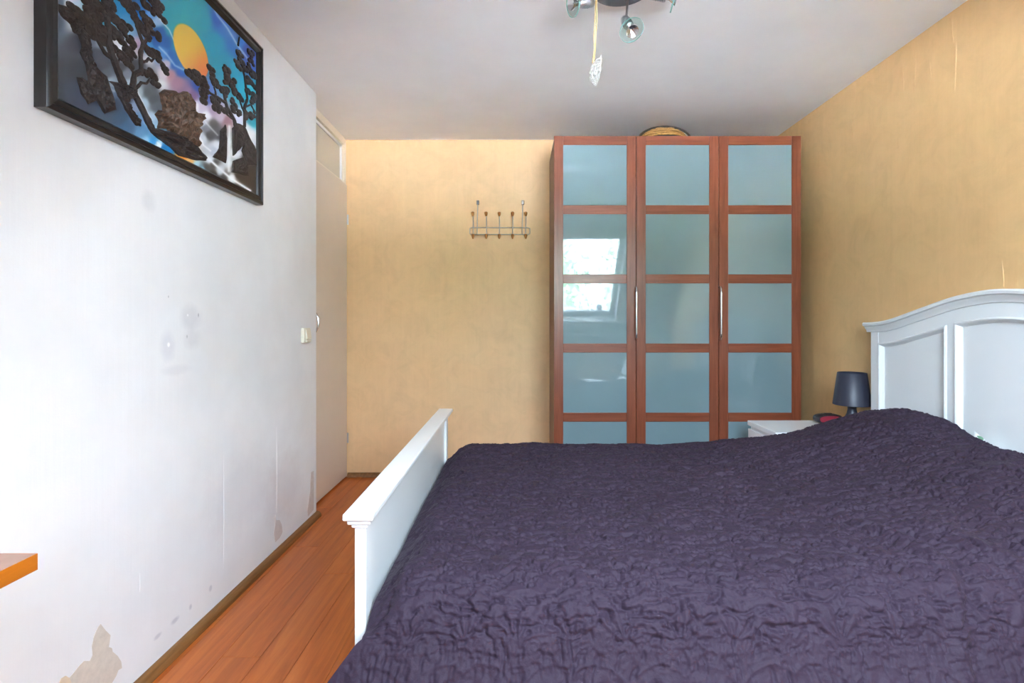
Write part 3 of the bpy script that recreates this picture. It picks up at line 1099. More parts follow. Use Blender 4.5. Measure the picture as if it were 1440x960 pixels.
# table lamp
lx, ly = 1.717, 2.745
lamp = thing('table_lamp', (lx, ly, NZ), 'small black plastic table lamp on the nightstand by the headboard', 'lamp')
base = [(0.0, 0.0), (0.072, 0.0), (0.075, 0.006), (0.070, 0.016), (0.052, 0.036), (0.034, 0.060), (0.024, 0.085), (0.020, 0.105), (0.0205, 0.118), (0.026, 0.130), (0.036, 0.140), (0.036, 0.146), (0.0, 0.146)]
MB().lathe(base, 36, (lx, ly, NZ)).build('base', M_BLACKPL, lamp, smooth=True)
sh = [(0.086, 0.128), (0.088, 0.130), (0.067, 0.292), (0.065, 0.294), (0.063, 0.292), (0.084, 0.130), (0.086, 0.128)]
shade = MB().lathe(sh, 48, (lx, ly, NZ)).build('lamp_shade', M_BLACKPL, lamp, smooth=True)
MB().lathe([(0.0, 0.146), (0.013, 0.146), (0.014, 0.18), (0.026, 0.21), (0.029, 0.232), (0.022, 0.252), (0.0, 0.260)], 20, (lx, ly, NZ)).build('bulb', M_WHITE2, lamp, smooth=True)
for k in range(3):
    a = k * 2.094
    MB().tube([(lx + 0.015 * math.cos(a), ly + 0.015 * math.sin(a), NZ + 0.15), (lx + 0.084 * math.cos(a), ly + 0.084 * math.sin(a), NZ + 0.134)], 0.003).build('shade_spoke', M_BLACKPL, lamp)

# oval alarm clock with a red face
ax_, ay_ = 1.690, 2.885
clk = thing('alarm_clock', (ax_, ay_, NZ), 'low rounded dark alarm clock with red front on the nightstand', 'clock')
def oval(hw, hh, n=28, p=2.6):
    return [(hw * math.copysign(abs(math.cos(t)) ** (2 / p), math.cos(t)), hh * math.copysign(abs(math.sin(t)) ** (2 / p), math.sin(t))) for t in [2 * math.pi * k / n for k in range(n)]]
m = MB()
vs, fs = [], []
secs = [(0.0, 0.90), (0.006, 1.0), (0.05, 0.98), (0.065, 0.85), (0.07, 0.6)]
for d, sc_ in secs:
    for (w_, h_) in oval(0.072 * sc_, 0.0265 * sc_):
        vs.append((ax_ + w_, ay_ + d, NZ + 0.027 + h_))
n = 28
for i in range(len(secs) - 1):
    for k in range(n):
        l = (k + 1) % n
        fs.append((i * n + k, i * n + l, (i + 1) * n + l, (i + 1) * n + k))
fs.append(tuple(range(n))); fs.append(tuple((len(secs) - 1) * n + k for k in range(n)))
m.add(vs, fs).build('case', M_DARK, clk, smooth=True)
m = MB().extrude_poly([(ax_ + w_, ay_ - 0.0005, NZ + 0.026 + h_) for w_, h_ in oval(0.058, 0.019)], (0, -0.0025, 0))
m.build('face', M_RED, clk)
MB().box(ax_ - 0.02, ax_ + 0.02, ay_ + 0.02, ay_ + 0.035, NZ + 0.052, NZ + 0.057).build('snooze_button', M_DARK, clk, bevel=0.002)

# ------------------------------------------------------------------ coat rack on the back wall
def bp(px, py, out=0.0):
    q = at_depth(px, py, YB)
    return Vector((q.x, YB - out, q.z))


rack = thing('coat_rack', tuple(bp(702, 330)), 'wire coat rack with wooden knobs hanging on the tan wall beside the wardrobe', 'coat rack')
x0, x1 = 661, 745
c = [bp(x0 + 2, 330, .014), bp(x1 - 2, 330, .014), bp(x1, 329, .014), bp(x1, 321.5, .014), bp(x1 - 2, 320.5, .014), bp(x0 + 2, 320.5, .014), bp(x0, 321.5, .014), bp(x0, 329, .014)]
MB().tube(c, 0.0028, 8, closed=True).build('wire_rail', M_SATIN, rack, smooth=True)
for px, top in ((671.5, 283), (734.5, 283)):
    MB().tube([bp(px - 0.3, 330, .018), bp(px, 310, .019), bp(px + 0.6, 290, .019), bp(px + 0.7, top, .016), bp(px + 0.7, top - 1.2, .006), bp(px + 0.7, top - 1, 0.001)], 0.0028).build('hanger_bar', M_SATIN, rack, smooth=True)
    q0, q1 = bp(px + 0.7, 288.5), bp(px + 0.7, 282.5)
    MB().box(q0.x - 0.010, q0.x + 0.010, YB - 0.020, YB - 0.001, q0.z, q1.z).build('hanger_pad', M_CHROME, rack, bevel=0.003)
for px in (665.7, 684.2, 702.4, 721, 739.2):
    hk = MB().tube([bp(px, 333, .032), bp(px, 330.5, .022), bp(px, 325, .019), bp(px + 0.2, 318, .020), bp(px + 0.3, 312, .030), bp(px + 0.3, 306, .050)], 0.0030).build('hook', M_SATIN, rack, smooth=True)
    q = bp(px, 303, .055)
    MB().lathe([(0, -0.015), (0.007, -0.014), (0.0085, -0.008), (0.0115, 0.004), (0.011, 0.012), (0.007, 0.016), (0, 0.0165)], 14, q, (0, -0.45, 1)).build('upper_knob', M_HOOKWOOD, hk, smooth=True)
    q = bp(px, 333, .036)
    MB().lathe([(0, 0.012), (0.010, 0.012), (0.0115, 0.006), (0.009, -0.006), (0.005, -0.018), (0, -0.022)], 14, q, (0, 0.15, 1)).build('lower_knob', M_HOOKWOOD, hk, smooth=True)

# ------------------------------------------------------------------ painting on the left wall
PY0, PY1, PZ0, PZ1 = 1.262, 2.332, 1.614, 2.300
PXF = XL + 0.036           # front of the frame
pt = thing('framed_painting', (XL, (PY0 + PY1) / 2, PZ0), 'black framed relief painting of trees, rocks and a yellow sun on the white wall', 'painting')
FW = 0.040
sec = [(0.0, 0.0), (0.0, 0.030), (0.004, 0.034), (0.012, 0.036), (0.016, 0.031), (0.020, 0.031), (0.028, 0.033), (0.034, 0.029), (FW, 0.018), (FW, 0.0)]
corners = [(PY0, PZ0), (PY1, PZ0), (PY1, PZ1), (PY0, PZ1)]
inn = [(1, 1), (-1, 1), (-1, -1), (1, -1)]
for i in range(4):
    j = (i + 1) % 4
    vs = []
    for (cy_, cz_), (dy, dz) in ((corners[i], inn[i]), (corners[j], inn[j])):
        vs += [(XL + q + 0.001, cy_ + dy * p, cz_ + dz * p) for p, q in sec]
    S = len(sec)
    fs = [(k, (k + 1) % S, S + (k + 1) % S, S + k) for k in range(S)] + [tuple(range(S)), tuple(range(S, 2 * S))]
    MB().add(vs, fs).build('frame_rail', M_FRAME, pt, smooth=True)
CX = XL + 0.020            # canvas plane

SAMP = """75 100 55 60 70;75 30 75 85 100;80 130 50 58 68;110 60 60 62 70;110 100 52 56 64;100 130 60 70 85;85 5 100 120 140;95 6 230 235 240
112 30 225 230 235;105 12 190 220 235;130 10 70 180 220;150 5 40 160 210;145 30 90 190 220;140 45 150 195 215;140 60 150 160 175;130 58 110 120 135
135 75 70 75 85;145 90 75 78 88;150 105 90 95 105;155 115 150 170 185;155 130 90 110 130;165 50 190 210 225;163 62 225 230 240;172 72 240 240 245
170 95 75 80 92;178 105 130 140 155;180 118 190 210 220;175 80 180 190 200;170 10 20 140 200;175 30 60 150 205;183 45 120 170 210;190 62 190 170 200
190 75 210 205 215;190 90 70 75 85;200 90 80 85 95;205 85 230 235 240;198 10 10 110 190;195 20 15 110 190;210 65 60 140 200;215 20 90 150 215
222 30 150 190 225;225 45 10 90 175;220 60 10 95 180;235 60 10 90 175;228 75 60 130 200;240 80 15 90 180;245 90 10 90 180;255 100 30 90 180
235 90 190 180 200;230 105 220 215 225;240 105 190 140 150;250 115 170 130 150;225 118 235 240 242;262 130 150 120 150;270 135 120 90 130;280 120 40 80 170
290 140 70 100 180;285 150 200 190 210;275 150 235 235 240;290 163 235 238 242;300 155 170 150 180;310 165 190 180 200;320 170 150 110 120;235 20 40 165 185
240 40 40 165 185;260 20 50 175 190;285 30 40 165 185;300 60 25 155 185;310 90 20 150 180;330 100 20 150 185;325 120 20 155 185;340 130 25 165 190
335 60 30 110 190;320 40 60 120 200;350 70 30 70 170;355 90 60 100 190;310 25 40 90 190;355 130 20 155 180;355 170 30 160 180;350 190 235 238 242
345 180 225 230 240;335 168 210 215 235;358 205 225 230 238;215 110 110 120 135;208 130 80 88 95;215 140 75 82 90;220 150 90 100 110;195 130 170 190 200
203 145 190 215 230;212 165 180 205 225;218 175 150 185 210;215 125 90 98 105;180 140 80 90 110;190 150 140 160 190;195 165 110 150 190;160 150 55 75 95
170 165 60 85 110;180 180 70 105 140;200 185 90 140 180;205 200 150 195 220;215 200 40 140 200;228 210 15 120 190;222 205 225 240 245;140 140 60 75 95
150 165 65 85 105;120 150 60 72 90;235 212 20 125 195;255 222 235 150 60;268 228 235 180 110;275 232 180 220 235;285 238 130 190 215;278 190 230 235 240
285 195 200 210 220;295 190 70 70 75;290 180 120 125 135;285 172 200 205 215;300 175 75 75 80;310 190 80 80 85;305 205 230 235 240;300 210 190 200 210
295 225 225 232 238;300 230 60 58 58;310 240 215 225 232;325 250 235 240 242;315 252 60 55 52;330 235 60 50 45;345 250 60 50 45;350 220 55 48 44
340 205 170 175 190;332 215 235 238 242;330 200 60 52 48;322 200 200 210 215;322 230 205 215 220;280 240 70 65 65;340 260 60 50 42;250 60 30 150 180;250 20 45 168 188;275 20 45 168 188;350 240 58 48 42;336 246 58 48 42;346 232 56 48 44;352 258 60 48 40;355 225 56 48 44;318 245 62 56 54;290 235 75 72 72;300 245 60 56 54"""
samp = np.array([[float(v) for v in s_.split()] for s_ in SAMP.replace('\n', ';').split(';')])
STROKES = [([(222, 22), (230, 33), (238, 42), (247, 62), (256, 84), (262, 96)], 1.0, .8), ([(322.5, 178), (322, 240)], 2.6, .8), ([(277, 188), (284, 198), (286, 204), (296, 212)], 1.2, .8),
           ([(292, 222), (303, 232), (312, 240), (325, 251), (352, 268)], 1.8, .9), ([(298, 6), (306, 22), (320, 40), (333, 62), (348, 82)], 1.4, .55), ([(221, 200), (226, 205), (224, 210)], 1.0, .8),
           ([(224, 66), (234, 76), (246, 92), (258, 98)], 1.4, .5), ([(192, 126), (202, 148), (212, 168)], 1.6, .7), ([(150, 122), (160, 128)], 2, .4), ([(286, 168), (292, 175), (306, 190)], 1.2, .5)]


def paint(px, py):
    w = np.zeros(px.shape); col = np.zeros(px.shape + (3,))
    for q in samp:
        d2 = (px - q[0]) ** 2 + (py - q[1]) ** 2 + 6
        k = d2 ** -2.2
        w += k
        col += k[..., None] * q[2:5]
    col /= w[..., None]
    for pl, wd_, am in STROKES:
        best = np.full(px.shape, 1e9)
        for (ax, ay), (bx_, by_) in zip(pl[:-1], pl[1:]):
            dx, dy = bx_ - ax, by_ - ay
            t = np.clip(((px - ax) * dx + (py - ay) * dy) / (dx * dx + dy * dy), 0, 1)
            best = np.minimum(best, np.hypot(px - ax - t * dx, py - ay - t * dy))
        k = (np.exp(-(best / wd_) ** 2) * am + 0.12 * am * np.exp(-(best / (wd_ * 3)) ** 2))
        k = np.clip(k, 0, 1)
        col = col * (1 - k[..., None]) + np.array([238, 242, 246]) * k[..., None]
    return col


def canvas():
    ny, nz = 420, 260
    ys = np.linspace(PY0 + FW - 0.004, PY1 - FW + 0.004, ny)
    zs = np.linspace(PZ0 + FW - 0.004, PZ1 - FW + 0.004, nz)
    Yg, Zg = np.meshgrid(ys, zs, indexing='ij')
    px = VX + CX * F_PX / Yg
    py = VY - (Zg - CAM_Z) * F_PX / Yg
    col = paint(px, py)
    # the sun disc, yellow turning orange towards its lower right
    sy_, sz_ = 1.842, 2.036
    d = np.hypot((Yg - sy_) / 0.102, (Zg - sz_) / 0.084)
    k = 1 - sstep(0.93, 1.02, d)
    g = sstep(-0.3, 1.0, ((Yg - sy_) * 0.75 - (Zg - sz_) * 0.66) / 0.1)
    sun = np.array([226, 186, 74]) * (1 - g[..., None]) + np.array([216, 112, 58]) * g[..., None]
    col = col * (1 - k[..., None]) + sun * k[..., None]
    halo = np.exp(-((d - 1) / 0.25) ** 2) * (d > 1) * 0.25
    col = col * (1 - halo[..., None]) + np.array([90, 180, 170]) * halo[..., None]
    c = col / 255.0
    c = np.where(c <= 0.04045, c / 12.92, ((c + 0.055) / 1.055) ** 2.4)
    verts = np.stack([np.full(Yg.shape, CX), Yg, Zg], -1).reshape(-1, 3) - np.array(wloc(pt))
    idx = np.arange(ny * nz).reshape(ny, nz)
    quads = np.stack([idx[:-1, :-1], idx[1:, :-1], idx[1:, 1:], idx[:-1, 1:]], -1).reshape(-1, 4)
    me = bpy.data.meshes.new('canvas')
    me.vertices.add(len(verts)); me.vertices.foreach_set('co', verts.astype(np.float32).ravel())
    me.loops.add(quads.size); me.loops.foreach_set('vertex_index', quads.ravel().astype(np.int32))
    me.polygons.add(len(quads)); me.polygons.foreach_set('loop_start', np.arange(0, quads.size, 4, dtype=np.int32))
    me.update(calc_edges=True)
    at = me.color_attributes.new('paint', 'FLOAT_COLOR', 'POINT')
    at.data.foreach_set('color', np.concatenate([c.reshape(-1, 3), np.ones((ny * nz, 1))], 1).astype(np.float32).ravel())
    m, nt, p = new_mat('airbrushed_canvas')
    an = nt.nodes.new('ShaderNodeAttribute'); an.attribute_name = 'paint'
    nt.links.new(an.outputs['Color'], p.inputs['Base Color'])
    p.inputs['Roughness'].default_value = 0.35
    me.materials.append(m)
    o = bpy.data.objects.new('canvas', me)
    COL.objects.link(o); o.parent = pt
    return o


canvas()
MB().box(XL + 0.001, CX - 0.002, PY0 + 0.01, PY1 - 0.01, PZ0 + 0.01, PZ1 - 0.01).build('backing_board', M_FRAME_SIDE, pt)


def cp(px, py, out=0.0):
    q = on_left(px, py, CX)
    return Vector((CX + out, q.y, q.z))


def branch(mb, pts, w0, w1):
    P3 = [cp(a, b_, 0.002) for a, b_ in pts]
    # refine
    R = []
    for i in range(len(P3) - 1):
        for k in range(4):
            R.append(P3[i].lerp(P3[i + 1], k / 4))
    R.append(P3[-1])
    m = len(R)
    mb.tube(R, [(w0 + (w1 - w0) * i / (m - 1)) * random.uniform(0.85, 1.15) for i in range(m)], 7)


def clump(mb, px, py, s=1.0):
    c0 = cp(px, py, 0.001)
    for k in range(5):
        dy, dz = random.uniform(-0.017, 0.017) * s, random.uniform(-0.010, 0.010) * s
        r = random.uniform(0.008, 0.014) * s
        mb.ball(c0 + Vector((0, dy, dz)), r, 7, 5, (0.5, 1.25, 0.85))


def lump_poly(mb, pts, h):
    """polygon with a domed, rough front"""
    P3 = [cp(a, b_, 0.0) for a, b_ in pts]
    c0 = sum(P3, Vector()) / len(P3)
    n_ = len(P3)
    rings = [(1.0, 0.0), (0.97, h * 0.6), (0.80, h), (0.62, h * 0.75), (0.45, h * 1.15), (0.25, h * 0.9)]
    vs, fs = [], []
    for sc_, hh in rings:
        for q in P3:
            v = c0 + (q - c0) * sc_
            v.x = CX + hh * (random.uniform(0.55, 1.25) if hh > 0 else 1)
            vs.append(v)
    for i in range(len(rings) - 1):
        for k in range(n_):
            l = (k + 1) % n_
            fs.append((i * n_ + k, i * n_ + l, (i + 1) * n_ + l, (i + 1) * n_ + k))
    vs.append(c0 + Vector((h, 0, 0)))
    for k in range(n_):
        fs.append(((len(rings) - 1) * n_ + k, (len(rings) - 1) * n_ + (k + 1) % n_, len(vs) - 1))
    mb.add(vs, fs)


def dense(pts, n_=3, jit=0.6):
    out = []
    for i in range(len(pts)):
        a, c = pts[i], pts[(i + 1) % len(pts)]
        for k in range(n_):
            t = k / n_
            out.append((a[0] + (c[0] - a[0]) * t + random.uniform(-jit, jit) * (k > 0), a[1] + (c[1] - a[1]) * t + random.uniform(-jit, jit) * (k > 0)))
    return out


def crop(pts, ox, oy, s):
    return [(ox + a / s, oy + b_ / s) for a, b_ in pts]


# left tree
t1 = MB()
branch(t1, [(173, 124), (171, 117), (162.5, 95), (151, 62.5), (150.6, 37.5), (149, 25), (144, 16), (134, 2), (120, -16)], 0.014, 0.004)
branch(t1, [(160, 85), (146, 74), (136, 57), (132, 50)], 0.007, 0.003)
branch(t1, [(165, 100), (165, 88), (168, 80)], 0.004, 0.002)
branch(t1, [(150, 40), (156, 46), (156, 34)], 0.004, 0.002)
t1.build('relief_tree', M_RELIEF, pt, smooth=True)
t1c = MB()
for q in [(133, 20), (138, 42), (133, 33), (107, 19), (115, 23), (128, 13), (131, 20), (125, 30), (138, 40), (125, 42), (135, 48), (145, 55), (121, 27), (123, 2), (133, 5), (128, -2),
          (152, 6), (155, 14), (158, 24), (165, 34), (172, 36), (160, 42), (155, 20), (176, 39), (163, 27), (150, -4), (140, -8), (160, -8)]:
    clump(t1c, *q, 1.05)
t1c.build('relief_foliage', M_RELIEF, pt, smooth=True)
# second tree
t2 = MB()
branch(t2, [(213, 183), (207, 172), (200, 157), (190, 137.5), (185, 121), (187.5, 105), (196, 101), (197.5, 99), (196, 75), (200, 62.5), (205, 56), (203, 31), (201, 15)], 0.012, 0.004)
branch(t2, [(200, 61), (191, 37), (188, 20)], 0.005, 0.003)
branch(t2, [(196, 81), (200, 87), (205, 86), (208, 82), (212, 86), (216, 82)], 0.005, 0.003)
branch(t2, [(190, 125), (197.5, 116), (205, 117.5), (210, 111)], 0.005, 0.003)
branch(t2, [(188, 103), (184, 98), (183, 85), (180, 78)], 0.004, 0.002)
t2.build('relief_tree', M_RELIEF, pt, smooth=True)
t2c = MB()
for q in [(178, 6), (184, 14), (190, 26), (197, 37), (203, 44), (209, 53), (186, 6), (203, 5), (210, 12), (220, 14), (226, 22), (205, 24), (212, 36), (218, 48), (208, 30), (215, 4), (224, 6), (195, -8), (212, -8),
          (163, 53), (172, 58), (180, 55), (186, 63), (180, 70), (185, 79), (175, 64), (158, 66), (165, 74), (173, 82), (179, 87), (206, 70), (214, 75), (222, 78), (226, 88), (230, 96), (220, 74), (203, 104), (209, 102), (214, 107), (219, 115)]:
    clump(t2c, *q, 0.95)
t2c.build('relief_foliage', M_RELIEF, pt, smooth=True)
# driftwood and stump
r1 = MB()
lump_poly(r1, dense(crop([(225, 30), (300, 50), (350, 130), (420, 180), (450, 240), (420, 300), (370, 265), (350, 205), (270, 130)], 40, 0, 6)), 0.012)
lump_poly(r1, dense(crop([(400, 190), (480, 280), (505, 400), (520, 520), (560, 600), (500, 640), (470, 520), (430, 440), (450, 400), (415, 290)], 40, 0, 6)), 0.012)
lump_poly(r1, dense(crop([(510, 520), (640, 640), (690, 800), (720, 930), (640, 960), (590, 880), (540, 800), (500, 680), (500, 600)], 40, 0, 6)), 0.014)
lump_poly(r1, dense(crop([(405, 650), (440, 650), (490, 690), (520, 740), (560, 850), (500, 880), (440, 790)], 40, 0, 6)), 0.010)
r1.build('relief_driftwood', M_RELIEF, pt)
r2 = MB()
lump_poly(r2, dense(crop([(100, 190), (190, 210), (270, 220), (350, 250), (410, 300), (400, 390), (340, 390), (300, 440), (230, 400), (200, 360), (160, 250)], 140, 90, 8)), 0.012)
lump_poly(r2, dense(crop([(220, 380), (310, 430), (330, 500), (440, 620), (455, 700), (400, 690), (280, 510)], 140, 90, 8)), 0.010)
r2.build('relief_stump', M_RELIEF, pt)
# central rock
r3 = MB()
for pol in ([(75, 60), (120, 30), (190, 40), (215, 70), (220, 200), (205, 380), (140, 360), (110, 250), (100, 160)],
            [(205, 70), (270, 45), (320, 80), (355, 200), (330, 240), (300, 420), (205, 400), (215, 200)],
            [(300, 230), (350, 210), (420, 225), (390, 290), (365, 380), (370, 490), (290, 440)],
            [(40, 230), (70, 195), (105, 230), (150, 240), (160, 340), (60, 345), (70, 290)]):
    lump_poly(r3, dense(crop(pol, 210, 120, 5.648)), 0.020)
r3.build('relief_rock', M_RELIEF_ROCK, pt)
r4 = MB()
lump_poly(r4, dense(crop([(5, 370), (50, 340), (200, 380), (330, 440), (400, 520), (450, 570), (440, 600), (340, 590), (230, 560), (160, 490), (60, 420)], 210, 120, 5.648)), 0.014)
r4.build('relief_ledge', M_RELIEF, pt)
r5 = MB()
lump_poly(r5, dense(crop([(655, 340), (700, 300), (750, 320), (790, 400), (850, 520), (852, 640), (780, 640), (730, 520), (745, 440), (690, 430), (660, 560)], 210, 120, 5.648)), 0.007)
lump_poly(r5, dense(crop([(560, 360), (600, 310), (612, 420), (605, 620), (500, 570), (550, 500)], 210, 120, 5.648)), 0.008)
lump_poly(r5, dense(crop([(660, 600), (740, 570), (780, 650), (780, 720), (650, 690)], 210, 120, 5.648)), 0.008)
r5.build('relief_cliff', M_RELIEF, pt)
# right trees
t3 = MB()
branch(t3, [(330, 177), (328, 168), (318, 151), (314, 132), (311, 122)], 0.010, 0.004)
branch(t3, [(317, 145), (304, 136), (295, 131), (290, 125)], 0.006, 0.003)
branch(t3, [(303, 136), (302, 128), (300, 122)], 0.004, 0.003)
branch(t3, [(330, 170), (322, 164), (313, 156)], 0.004, 0.003)
branch(t3, [(343, 178), (343, 151), (347, 139), (343, 107), (340, 96)], 0.008, 0.004)
branch(t3, [(343, 158), (340, 152), (336, 140)], 0.005, 0.003)
branch(t3, [(345, 150), (352, 147), (358, 158)], 0.004, 0.003)
branch(t3, [(334, 64), (336, 52)], 0.004, 0.003)
t3.build('relief_tree', M_RELIEF, pt, smooth=True)
t3c = MB()
for q in crop([(290, 520), (335, 545), (370, 600), (430, 630), (400, 585), (500, 520), (500, 590), (540, 620), (430, 700), (430, 765), (500, 770), (540, 785), (540, 840), (600, 870), (620, 495), (615, 590), (640, 570), (600, 690), (630, 680),
               (700, 625), (680, 670), (745, 745), (720, 705), (690, 785), (690, 850), (730, 880), (750, 355), (850, 360), (760, 420), (730, 465), (790, 480), (850, 420), (860, 530), (830, 610), (870, 640), (830, 710), (870, 790), (885, 730), (840, 930), (870, 900), (815, 920), (840, 490)], 220, 20, 6.4):
    clump(t3c, *q, 1.15)
t3c.build('relief_foliage', M_RELIEF, pt, smooth=True)

# ------------------------------------------------------------------ ceiling lamp with spots
LX, LY = 0.395, 2.035
cl = thing('ceiling_spotlight', (LX, LY, H), 'round grey ceiling lamp with four silver spotlights and glass rings', 'ceiling lamp')
MB().lathe([(0, 0.0), (0.118, 0.0), (0.120, -0.004), (0.120, -0.020), (0.114, -0.026), (0.0, -0.028)], 48, (LX, LY, H)).build('mounting_plate', M_PLATE, cl, smooth=True)


def spot(base, elbow, aim, name='spotlight'):
    """base on the plate, elbow where the head hangs, aim: direction of the beam"""
    a = Vector(aim).normalized()
    e = Vector(elbow)
    head = MB().lathe([(0, -0.030), (0.012, -0.029), (0.017, -0.022), (0.0185, -0.008), (0.0185, 0.030), (0.016, 0.034), (0.0, 0.034)], 24, e, a).build(name, M_SATIN, cl, smooth=True)
    MB().tube([base, (Vector(base) + e) / 2 + Vector((0, 0, 0.004)), e - a * 0.008], 0.0048, 8).build('arm', M_SATIN, head, smooth=True)
    for k in range(5):
        u = a.orthogonal().normalized(); w = a.cross(u)
        ring = [e + a * (-0.002 + 0.006 * k) + (u * math.cos(t) + w * math.sin(t)) * 0.0187 for t in [2 * math.pi * i / 20 for i in range(20)]]
        MB().tube(ring, 0.0008, 5, closed=True).build('cooling_rib', M_PLATE, head)
    MB().lathe([(0.0, 0.034), (0.009, 0.034), (0.010, 0.046), (0.018, 0.060), (0.024, 0.070), (0.0245, 0.072), (0.022, 0.070), (0.010, 0.055), (0.0, 0.052)], 24, e, a).build('bulb', M_CHROME, head, smooth=True)
    MB().lathe([(0.0252, 0.060), (0.047, 0.060), (0.047, 0.064), (0.0252, 0.064), (0.0252, 0.060)], 40, e, a).build('glass_ring', M_DISC, head)
    MB().lathe([(0.0468, 0.0598), (0.0480, 0.0598), (0.0480, 0.0642), (0.0468, 0.0642), (0.0468, 0.0598)], 40, e, a).build('ring_edge', M_DISC_EDGE, head)
    return head


spot((0.33, 2.02, H - 0.026), (0.262, 2.035, 2.322), (-0.90, -0.34, -0.24))
spot((0.43, 2.10, H - 0.026), (0.426, 2.100, 2.284), (0.20, -0.55, -0.80))
spot((0.47, 2.03, H - 0.026), (0.527, 2.020, 2.340), (0.93, -0.10, -0.22))
spot((0.38, 1.93, H - 0.026), (0.38, 1.90, 2.33), (-0.1, -0.8, -0.5))

# wicker heart on a twine loop
hpY = 2.03
htop = at_depth(834, 80, hpY)
hroot = thing('wicker_heart', tuple(htop), 'white wicker heart hanging on twine from the ceiling lamp', 'ornament')
c0 = at_depth(838.5, 2, hpY)
tw = MB()
for s in (-1, 1):
    tw.tube([Vector((c0.x + s * 0.001, hpY, H - 0.050)), c0 + Vector((s * 0.002, 0, 0)), at_depth(838, 30, hpY) + Vector((s * 0.004, 0, 0)), at_depth(836.5, 50, hpY) + Vector((s * 0.003, 0, 0)), at_depth(836.5, 70, hpY) + Vector((s * 0.002, 0.003 * s, 0)), at_depth(834, 90, hpY) + Vector((s * 0.003, 0.006 * s, 0))], 0.0021, 6)
tw.build('twine', M_TWINE, hroot, smooth=True)
hc = at_depth(837, 100, hpY)
def hpnt(u_, v_, off=1.0):
    """puffy heart seen nearly edge-on: u_ runs from tip (-1) to lobe (1), v_ goes around"""
    w_ = 0.033 * max(0.0, 1 - abs(u_) ** 1.8) ** 0.72 * off
    sx = math.sin(v_)
    x_ = w_ * sx * (0.30 if sx > 0 else 1.0) + 0.010 * u_ + 0.012
    notch = 0.010 * math.exp(-((math.cos(v_) * 1.3) ** 2)) * max(0, u_) ** 2 * (1 if sx < 0 else -0.4)
    return hc + Vector((x_, 1.3 * w_ * math.cos(v_), 0.057 * u_ - notch))


hw = MB()
rr = random.Random(3)
for k in range(11):
    u0 = -0.88 + 1.76 * k / 10
    t1, t2 = rr.uniform(-0.30, 0.30), rr.uniform(-0.30, 0.30)
    ring = []
    for i in range(18):
        v = 2 * math.pi * i / 18
        ring.append(hpnt(max(-0.97, min(0.97, u0 + t1 * math.sin(v) + t2 * math.cos(v))), v))
    hw.tube(ring, 0.0014, 5, closed=True)
for k in range(8):
    v0, tw_ = k * 0.785 + rr.uniform(-0.2, 0.2), rr.uniform(-1.2, 1.2)
    hw.tube([hpnt(-1 + 2 * i / 14, v0 + tw_ * i / 14) for i in range(15)], 0.0015, 5)
hw.build('wicker_weave', M_WICKERW, hroot)

# ------------------------------------------------------------------ desk at the left, mostly out of frame
dz = 0.75
desk = thing('desk', (-0.94, 0.25, 0), 'brown topped desk with bright orange wooden edge by the white wall', 'desk')
MB().box(XL + 0.006, -0.7405, -0.17, 0.8185, dz - 0.024, dz).build('desktop', M_DESKTOP, desk)
e = MB()
e.box(-0.7403, -0.739, -0.17, 0.820, dz - 0.025, dz)
e.box(XL + 0.006, -0.7405, 0.8187, 0.820, dz - 0.025, dz)
e.build('edge_band', M_ORANGE, desk)
for lx_ in (XL + 0.03, -0.80):
    for ly_ in (-0.14, 0.74):
        MB().box(lx_, lx_ + 0.04, ly_, ly_ + 0.04, 0, dz - 0.027).build('leg', M_ORANGE, desk, bevel=0.003)

# ------------------------------------------------------------------ things behind the camera that the wardrobe glass mirrors
rad = thing('radiator', (0.8, KY + 0.06, 0.15), 'white panel radiator under the sill, mirrored in the wardrobe glass', 'radiator')
b = MB()
b.box(0.35, 1.24, KY + 0.035, KY + 0.085, 0.20, 0.88)
b.build('panel', M_RAD, rad, bevel=0.006)
for k in range(24):
    xx = 0.365 + k * 0.0365
    MB().box(xx, xx + 0.018, KY + 0.085, KY + 0.094, 0.23, 0.85).build('fin', M_RAD, rad, bevel=0.003, seg=1)
for xx in (0.5, 1.08):
    MB().box(xx, xx + 0.03, KY + 0.002, KY + 0.035, 0.25, 0.80).build('bracket', M_RAD, rad)
    MB().box(xx, xx + 0.02, KY + 0.05, KY + 0.07, 0.0, 0.20).build('foot', M_RAD, rad)

va = thing('flower_vase', (1.10, KY + 0.10, KZ), 'slim purple vase with one purple flower on the sill, mirrored in the glass', 'vase')
MB().lathe([(0, 0), (0.030, 0), (0.033, 0.01), (0.033, 0.15), (0.026, 0.18), (0.024, 0.20), (0.020, 0.20), (0.022, 0.17), (0.0, 0.02)], 24, (1.10, KY + 0.10, KZ)).build('vase', M_VASE, va, smooth=True)
MB().tube([(1.10, KY + 0.10, KZ + 0.03), (1.09, KY + 0.10, KZ + 0.20), (1.05, KY + 0.11, KZ + 0.29), (1.02, KY + 0.12, KZ + 0.33)], 0.004).build('stem', M_STEM, va, smooth=True)
pm_ = MB()
for k in range(14):
    a = k * 2.4
    c = Vector((1.02, KY + 0.12, KZ + 0.34))
    d = Vector((math.cos(a), 0.4 * math.sin(a * 1.7), math.sin(a)))
    pm_.ball(c + d * 0.022, 0.018, 8, 6, (1, 1, 0.8))
pm_.build('blossom', M_PETAL, va, smooth=True)

